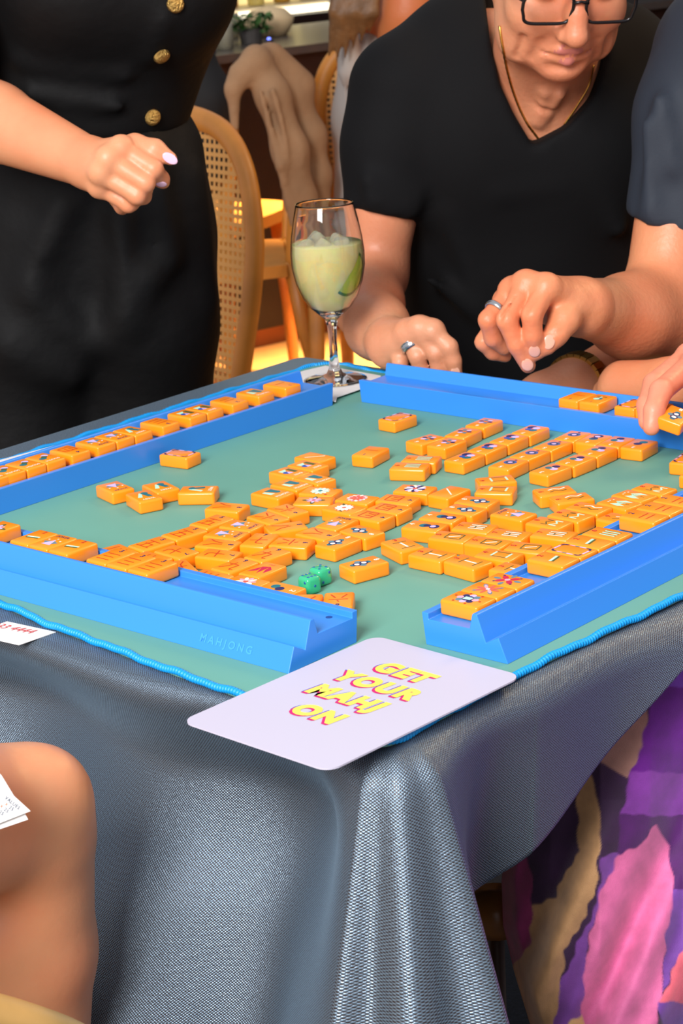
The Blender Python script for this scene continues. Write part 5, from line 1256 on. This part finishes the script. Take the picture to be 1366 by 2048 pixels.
for q, r in zip(mc, (0.0150, 0.0150, 0.0145, 0.0130)): h.cap(wr, q, 0.0225, r, 0.014)
h.cap(mc[0], mc[3], 0.012, 0.011, 0.006)
for q in mc: h.ell(q + [0, 0, 0.003], (0.0125, 0.0125, 0.012), None, 0.007)
fingers(h, [([mcp[0], (1064, 630, 2.080), (1066, 672, 2.082), (1071, 706, 2.088)], 1.10), ([mcp[1], (1014, 640, 2.088), (1034, 690, 2.088), (1056, 731, 2.092)], 1.10),
            ([mcp[2], (977, 640, 2.108), (986, 676, 2.114), (1008, 696, 2.122)], 1.06), ([mcp[3], (968, 684, 2.134), (986, 704, 2.138), (1010, 712, 2.142)], 0.95)])
h.chain(P3([(1142, 612, 2.128), (1128, 640, 2.106), (1112, 668, 2.094), (1095, 693, 2.088)]), [0.0205, 0.0150, 0.0115, 0.0088], 0.008)
for a, b in (((1074, 590, 2.085), (1040, 640, 2.064)), ((1040, 640, 2.064), (1048, 690, 2.068)), ((1036, 592, 2.10), (1000, 640, 2.080)), ((1105, 595, 2.085), (1088, 640, 2.072))): h.cap(PY(*a), PY(*b), 0.0016, 0.0016, 0.005, carve=True)
for x, y, Y in ((1062, 622, 2.066), (1064, 634, 2.064), (1013, 634, 2.073), (1014, 646, 2.072), (1112, 664, 2.080)): h.cap(PY(x - 10, y + 1, Y + 0.002), PY(x + 10, y - 1, Y + 0.002), 0.0010, 0.0010, 0.003, carve=True)
# other hand lying on the table edge
o_ = Soft(); ow = PY(1350, 772, 2.13)
o_.chain([PY(1560, 800, 2.22), PY(1440, 790, 2.16), ow], [0.040, 0.034, 0.028], 0.02)
o_.cap(ow, PY(1245, 760, 2.17), 0.026, 0.021, 0.015); o_.cap(ow, PY(1232, 782, 2.17), 0.024, 0.02, 0.015)
o_.chain(P3([(1245, 760, 2.17), (1208, 782, 2.185), (1195, 812, 2.19)]), [0.0125, 0.0115, 0.009], 0.004); o_.chain(P3([(1262, 750, 2.18), (1230, 768, 2.20), (1205, 800, 2.21)]), [0.0125, 0.0115, 0.009], 0.004)
o_.chain(P3([(1232, 785, 2.165), (1215, 808, 2.17), (1210, 830, 2.17)]), [0.0115, 0.0105, 0.009], 0.004)
parts = [a_.build(0.004, 2), h.build(0.0019, 2), o_.build(0.003, 2), plain_head(PY(1590, 90, 2.36) + [-0.03, -0.02, 0.245], (-0.75, -0.45, -0.35), hair_g, p3)]
soft_obj('body', parts, sk_n, p3); tr = tree_of(parts)
nail(tr, 1069, 703, (3, 12), 0.0060, nail_n, p3, 1.2); nail(tr, 1055, 730, (6, 12), 0.0060, nail_n, p3, 1.2); nail(tr, 1098, 684, (-3, 10), 0.0062, nail_n, p3, 1.25)
ra, rb = PY(*mcp[2]), PY(977, 640, 2.108); axr = rb - ra; cR = ra + axr * 0.66
v, f = torus_on(cR, axr, 0.0118, 0.0016, 30, 10, 1.0, 2.0); mesh('ring', v, f, silver, p3, True)['label'] = 'silver ring'

# ---------------------------------------------------------------- person in the purple dress (right, near)
p4 = empty('person', PY(1500, 1900, 1.55) * [1, 1, 0]); tag(p4, 'person in a purple and pink print dress at the right, holding a tile', 'person')
h = Soft()
mcp = [(1385, 728, 1.945), (1378, 712, 1.975), (1375, 715, 2.00)]
h.chain([PY(1560, 735, 1.86), PY(1470, 745, 1.955)], [0.034, 0.027], 0.02)
for q in mcp: h.cap(PY(1470, 745, 1.955), PY(*q), 0.024, 0.0135, 0.012)
fingers(h, [([mcp[0], (1322, 782, 1.880), (1308, 822, 1.858), (1303, 854, 1.852)], 1.02), ([mcp[1], (1308, 768, 1.925), (1294, 810, 1.895), (1294, 844, 1.880)], 1.0), ([mcp[2], (1330, 760, 1.99), (1318, 800, 1.985), (1322, 830, 1.975)], 0.95)], (0.0115, 0.0105, 0.0095, 0.0082))
h.chain(P3([(1440, 760, 1.93), (1425, 800, 1.885), (1408, 832, 1.862), (1396, 850, 1.858)]), [0.017, 0.0125, 0.011, 0.0085], 0.008)
sh4 = np.array([0.66, 1.60, 1.10]); el4 = np.array([0.60, 1.72, 0.86])
h2 = Soft(); h2.chain([sh4, el4, PY(1560, 735, 1.86)], [0.046, 0.042, 0.034], 0.02)
parts = [h.build(0.0025, 2), h2.build(0.005, 2), plain_head((0.74, 1.55, 1.37), (-0.8, 0.45, -0.35), hair_d, p4, True)]; soft_obj('body', parts, sk_p, p4)
h2 = Soft(); h2.chain([(0.78, 1.52, 0.50), (0.76, 1.54, 0.80), (0.74, 1.55, 1.05)], [0.165, 0.13, 0.13], 0.05); h2.chain([(0.66, 1.60, 1.10), (0.74, 1.55, 1.12), (0.82, 1.46, 1.10)], [0.06, 0.07, 0.06], 0.04)
h2.chain([(0.76, 1.50, 0.50), (0.50, 1.58, 0.545), (0.36, 1.66, 0.55)], [0.11, 0.09, 0.07], 0.05)
soft_obj('bodice', [h2.build(0.009, 2)], mat('purple_linen', (84, 24, 110), 0.8, noise=(6, 0.3)), p4)
# dress: one hanging sheet of printed fabric over the lap and legs
rows, cols = 360, 330
YL = [(1290, 1255), (1400, 1200), (1500, 1130), (1600, 1070), (1700, 1010), (1760, 1003), (1850, 1006), (1950, 1030), (2048, 1060), (2300, 1120)]
polys = [((120, 62, 178), [(1290, 1180), (2400, 1180), (2400, 1372), (1312, 1378)]),
         ((96, 4, 128), [(1312, 1376), (2400, 1372), (2400, 1545), (1255, 1555), (1285, 1470)]),
         ((124, 48, 150), [(1262, 1545), (2400, 1535), (2400, 1640), (1240, 1640)]),
         ((74, 4, 92), [(1240, 1630), (2400, 1632), (2400, 1790), (1345, 1790), (1290, 1700), (1235, 1712)]),
         ((150, 108, 96), [(1300, 1392), (1284, 1490), (1256, 1557), (1195, 1520), (1180, 1450), (1240, 1400)]),
         ((120, 62, 150), [(1235, 1706), (1204, 1716), (1196, 1800), (1160, 1880), (1110, 1990), (1090, 2070), (1165, 2060), (1172, 1900), (1210, 1760), (1245, 1716)]),
         ((188, 142, 96), [(1157, 1540), (1180, 1548), (1196, 1600), (1202, 1660), (1190, 1790), (1130, 1905), (1108, 2060), (1040, 2300), (1000, 2000), (1020, 1930), (1062, 1812), (1110, 1792), (1156, 1700), (1155, 1590)]),
         ((150, 44, 100), [(1050, 1700), (1065, 1756), (1062, 1880), (1022, 1938), (990, 1960), (990, 1740)]),
         ((216, 104, 156), [(1310, 1646), (1336, 1690), (1349, 1790), (1328, 1900), (1322, 2010), (1300, 2080), (1160, 2080), (1172, 1910), (1206, 1770), (1238, 1712), (1288, 1690)]),
         ((112, 58, 150), [(1349, 1780), (2400, 1780), (2400, 1890), (1366, 1900), (1324, 1985), (1330, 1890)]),
         ((226, 100, 116), [(1366, 1898), (2400, 1860), (2400, 2010), (1318, 2006)]),
         ((110, 60, 150), [(1318, 2006), (2400, 2010), (2400, 2120), (1330, 2120)]),
         ((230, 190, 120), [(1135, 2048), (1165, 2030), (1170, 2300), (1120, 2300)])]
def inside(x, y, poly):
    c = np.zeros(x.shape, bool); n = len(poly)
    for i in range(n):
        (x1, y1), (x2, y2) = poly[i], poly[(i + 1) % n]
        if y1 == y2: continue
        m = ((y1 > y) != (y2 > y)) & (x < (x2 - x1) * (y - y1) / (y2 - y1) + x1); c ^= m
    return c
yy = np.linspace(1290, 2300, rows); xl = np.interp(yy, [a for a, b in YL], [b for a, b in YL])
tt = np.linspace(0, 1, cols)[None, :]; GX = xl[:, None] * (1 - tt) + 2050 * tt; GY = np.repeat(yy[:, None], cols, 1)
depth = np.interp(GX, [1000, 1100, 1200, 1300, 1366, 1640, 2050], [1.53, 1.49, 1.47, 1.48, 1.495, 1.48, 1.42]) - 0.03 * np.clip((GY - 1600) / 300, 0, 2)
along = GX + 0.32 * (GY - 1700)
depth += 0.010 * np.sin(along / 34.0 + GY / 260) * np.clip((GY - 1450) / 300, 0, 1) + 0.006 * np.sin(along / 15.0 + 1.3 + GY / 140) * np.clip((GY - 1600) / 300, 0, 1)
depth += 0.05 * np.clip((xl[:, None] + 30 - GX) / 30, 0, 1) ** 2
V_ = np.array([[PY(GX[i, j], GY[i, j], depth[i, j]) for j in range(cols)] for i in range(rows)]).reshape(-1, 3)
colr = np.zeros((rows, cols, 3)); wob = 2.2 * np.sin(GY / 11.0 + GX / 23.0) + 1.4 * np.sin(GX / 6.0 - GY / 9.0)
for oy in (-1.3, 0, 1.3):
    for ox in (-1.3, 0, 1.3):
        one = np.zeros((rows, cols, 3)); one[:] = lin((50, 14, 58))
        for c, pg in polys: one[inside(GX + ox + wob, GY + oy + wob, pg)] = lin(c)
        colr += one / 9
dm = bpy.data.materials.new('printed_linen'); dm.use_nodes = True; nt = dm.node_tree; b = nt.nodes['Principled BSDF']; b.inputs['Roughness'].default_value = 0.75; b.inputs['Sheen Weight'].default_value = 0.25
at = nt.nodes.new('ShaderNodeAttribute'); at.attribute_name = 'print'; tcn = nt.nodes.new('ShaderNodeTexCoord')
n1 = nt.nodes.new('ShaderNodeTexNoise'); n1.inputs['Scale'].default_value = 45; n1.inputs['Detail'].default_value = 6; nt.links.new(tcn.outputs['Object'], n1.inputs['Vector'])
mr = nt.nodes.new('ShaderNodeMapRange'); nt.links.new(n1.outputs['Fac'], mr.inputs[0]); mr.inputs[1].default_value = 0.3; mr.inputs[2].default_value = 0.7; mr.inputs[3].default_value = 0.75; mr.inputs[4].default_value = 1.2
vm = nt.nodes.new('ShaderNodeVectorMath'); vm.operation = 'SCALE'; nt.links.new(at.outputs['Color'], vm.inputs[0]); nt.links.new(mr.outputs[0], vm.inputs['Scale']); nt.links.new(vm.outputs[0], b.inputs['Base Color'])
n2 = nt.nodes.new('ShaderNodeTexNoise'); n2.inputs['Scale'].default_value = 1300; nt.links.new(tcn.outputs['Object'], n2.inputs['Vector'])
bpn = nt.nodes.new('ShaderNodeBump'); bpn.inputs['Strength'].default_value = 0.4; bpn.inputs['Distance'].default_value = 0.0007; nt.links.new(n2.outputs['Fac'], bpn.inputs['Height']); nt.links.new(bpn.outputs[0], b.inputs['Normal'])
dr = mesh('dress', V_, [tuple(reversed(q)) for q in grid_faces(rows, cols)], dm, p4, True)
ca_ = dr.data.color_attributes.new('print', 'FLOAT_COLOR', 'POINT'); ca_.data.foreach_set('color', np.concatenate([colr.reshape(-1, 3), np.ones((rows * cols, 1))], 1).ravel().tolist())
so = dr.modifiers.new('thickness', 'SOLIDIFY'); so.thickness = 0.0012; so.offset = -1

# ---------------------------------------------------------------- seated person with bare crossed legs (left, near)
p5 = empty('person', PY(-150, 2100, 1.25) * [1, 1, 0]); tag(p5, 'seated person at lower left with bare crossed legs beside the tablecloth', 'person')
h = Soft()
h.chain([PY(-700, 1760, 1.10), PY(-250, 1660, 1.24), PY(30, 1632, 1.325)], [0.080, 0.066, 0.0475], 0.02)
h.ell(PY(62, 1640, 1.330), (0.041, 0.040, 0.049), None, 0.02); h.ell(PY(95, 1585, 1.318), (0.026, 0.024, 0.028), None, 0.02)
h.chain([PY(66, 1690, 1.335), PY(62, 1900, 1.345), PY(55, 2150, 1.36), PY(60, 2700, 1.38)], [0.043, 0.0455, 0.0445, 0.032], 0.012)
h.chain([PY(-30, 1880, 1.32), PY(-30, 2080, 1.34)], [0.036, 0.038], 0.02)
soft_obj('body', [h.build(0.0045, 2)], sk_l, p5)
h2 = Soft(); h2.chain([PY(-430, 1700, 1.185), PY(-700, 1760, 1.10)], [0.080, 0.092], 0.03); soft_obj('shorts', [h2.build(0.006, 2)], black2, p5)
# leaflet held on the knee
lf = empty('leaflet', PY(-20, 1600, 1.255)); tag(lf, 'folded white leaflet with values printed, on the bare knee', 'leaflet')
Ly = 1.195
k0, k1, k2 = PY(61, 1622, Ly), PY(0, 1646, Ly), PY(3, 1551, Ly + 0.016)
nrm = np.cross(k1 - k0, k2 - k0); nrm /= np.linalg.norm(nrm); nrm = nrm if nrm[1] < 0 else -nrm
def on_page(x, y, off=0.0):
    d = PY(x, y, 1.0) - CAM; return CAM + d * (((k0 - nrm * off - CAM) @ nrm) / (d @ nrm))
front = [on_page(*q) for q in ((-110, 1470), (-40, 1505), (3, 1551), (28, 1592), (61, 1622), (0, 1646), (-110, 1690))]
def slab(pts, th):
    n = len(pts); return [p for p in pts] + [p - nrm * th for p in pts], [tuple(range(n)), tuple(range(2 * n - 1, n - 1, -1))] + [(i, n + i, n + (i + 1) % n, (i + 1) % n) for i in range(n)]
v, f = slab(front, 0.0004); mesh('front_page', v, f, paper_m, lf)
back = [on_page(x, y, 0.004) for x, y in ((-110, 1480), (5, 1565), (48, 1624), (56, 1639), (0, 1658), (-110, 1704))]; v, f = slab(back, 0.0004); mesh('back_page', v, f, paper_m, lf)
ink = mat('print_ink', (30, 50, 74), 0.5); inkr = mat('print_orange', (206, 84, 40), 0.5)
def txt(sx, x, y, size, m):
    c = on_page(x, y); e1 = on_page(x + 26, y + 21) - c; e1 /= np.linalg.norm(e1); e2 = np.cross(nrm, e1); tv, tf = text2d(sx, size, 0.0001, 0, 1.15, 2)
    mesh('lettering', [c + e1 * a + e2 * b2 + nrm * 0.0003 for a, b2 in tv], tf, m, lf)
txt('VALUES', 25, 1606, 0.0032, ink); txt('25', 23, 1617, 0.0032, ink); txt('25', 13, 1621, 0.0032, ink); txt('25', 3, 1626, 0.0032, ink)
txt('x', 13.5, 1608, 0.0034, inkr); txt('x', 4, 1612, 0.0034, inkr)
# pale wooden chair arm in the corner
ar = empty('wooden_armchair', PY(-60, 2300, 1.12) * [1, 1, 0]); tag(ar, 'pale wooden chair arm in the bottom left corner', 'chair')
v, f = tube(spline(np.array([PY(-420, 1960, 1.02), PY(-120, 2010, 1.10), PY(40, 2048, 1.15), PY(150, 2092, 1.19), PY(230, 2160, 1.21)]), 40), 0.0165, 14, flat=(np.array([0, 0, 1.0]), 0.8)); mesh('armrest', v, f, mat('pale_maple', (238, 190, 112), 0.4, noise=(20, 0.1)), ar, True)
e_ = PY(215, 2150, 1.21); v, f = tube([e_, e_ * [1, 1, 0.5] + [0.005, 0.0, 0], e_ * [1, 1, 0] + [0.01, 0, 0.012]], 0.014, 10); mesh('leg', v, f, MATS['pale_maple'], ar, True)
e_ = PY(-420, 1960, 1.02); v, f = tube([e_, e_ * [1, 1, 0.5], e_ * [1, 1, 0] + [0, 0, 0.012]], 0.014, 10); mesh('leg', v, f, MATS['pale_maple'], ar, True)
# wooden chair piece glimpsed under the hem
wd = empty('wooden_stool', PY(985, 1830, 1.60) * [1, 1, 0]); tag(wd, 'brown wooden stool glimpsed under the tablecloth hem', 'stool')
bm_ = mat('stool_wood', (150, 98, 44), 0.3, noise=(25, 0.3)); a0 = PY(990, 1800, 1.60)
v, f = lathe([(0.0, 0.0), (0.020, 0.002), (0.026, 0.012), (0.026, 0.026), (0.020, 0.036), (0.0, 0.038)], 20, a0 - [0, 0, 0.03]); mesh('seat', v, f, bm_, wd, True)
v, f = tube([a0 - [0, 0, 0.02], a0 * [1, 1, 0] + [0, 0.05, 0.012]], 0.007, 10); mesh('leg', v, f, dark_wood, wd, True)

# ---------------------------------------------------------------- long-haired person at the back
p6 = empty('person', PY(790, 700, 4.72) * [1, 1, 0]); tag(p6, 'long haired person in a white top on a chair at the back', 'person')
h = Soft(); h.chain([PY(825, -80, 4.66), PY(816, 30, 4.66), PY(796, 140, 4.68), PY(765, 270, 4.70)], [0.064, 0.060, 0.050, 0.042], 0.03); h.ell(PY(745, -170, 4.72), (0.08, 0.095, 0.115), None, 0.02); h.cap(PY(748, -90, 4.74), PY(750, 20, 4.76), 0.05, 0.075, 0.03)
h.chain([PY(765, 270, 4.70), PY(780, 370, 4.62), PY(860, 420, 4.5)], [0.042, 0.036, 0.03], 0.02)
soft_obj('body', [h.build(0.007, 2)], skin('skin_back', (206, 128, 76)), p6)
h = Soft(); h.chain([PY(752, 105, 4.77), PY(748, 240, 4.77), PY(755, 420, 4.78)], [0.085, 0.088, 0.10], 0.04); h.chain([PY(712, 20, 4.68), PY(700, 80, 4.68), PY(702, 140, 4.69)], [0.012, 0.014, 0.03], 0.02)
for x in (688, 712, 735): h.cap(PY(x, 150, 4.68), PY(x + 10, 330, 4.68), 0.005, 0.005, 0.015)
soft_obj('top', [h.build(0.007, 2)], mat('white_jersey', (176, 170, 164), 0.8), p6)
h = Soft()
for k in range(11):
    x = 660 + k * 8; h.chain([PY(735 + (k - 5) * 7, -240, 4.66), PY(x + 16, -80, 4.62), PY(x + 8, 20 + 5 * (k % 3), 4.605 + 0.006 * (k % 2)), PY(x - 2, (112, 98, 124, 88, 116, 70, 96, 58, 84, 50, 66)[k], 4.63)], [0.03, 0.013, 0.0105, 0.003], 0.010)
for k in range(5): h.chain([PY(790 + k * 12, -200, 4.74), PY(862 + k * 10, -20, 4.66), PY(868 + k * 9, 60, 4.66)], [0.05, 0.014, 0.006], 0.006)
soft_obj('hair', [h.build(0.0045, 1)], mat('hair_brown', (112, 80, 48), 0.5, bump=(60, 0.5, 0.006), noise=(30, 0.35)), p6)
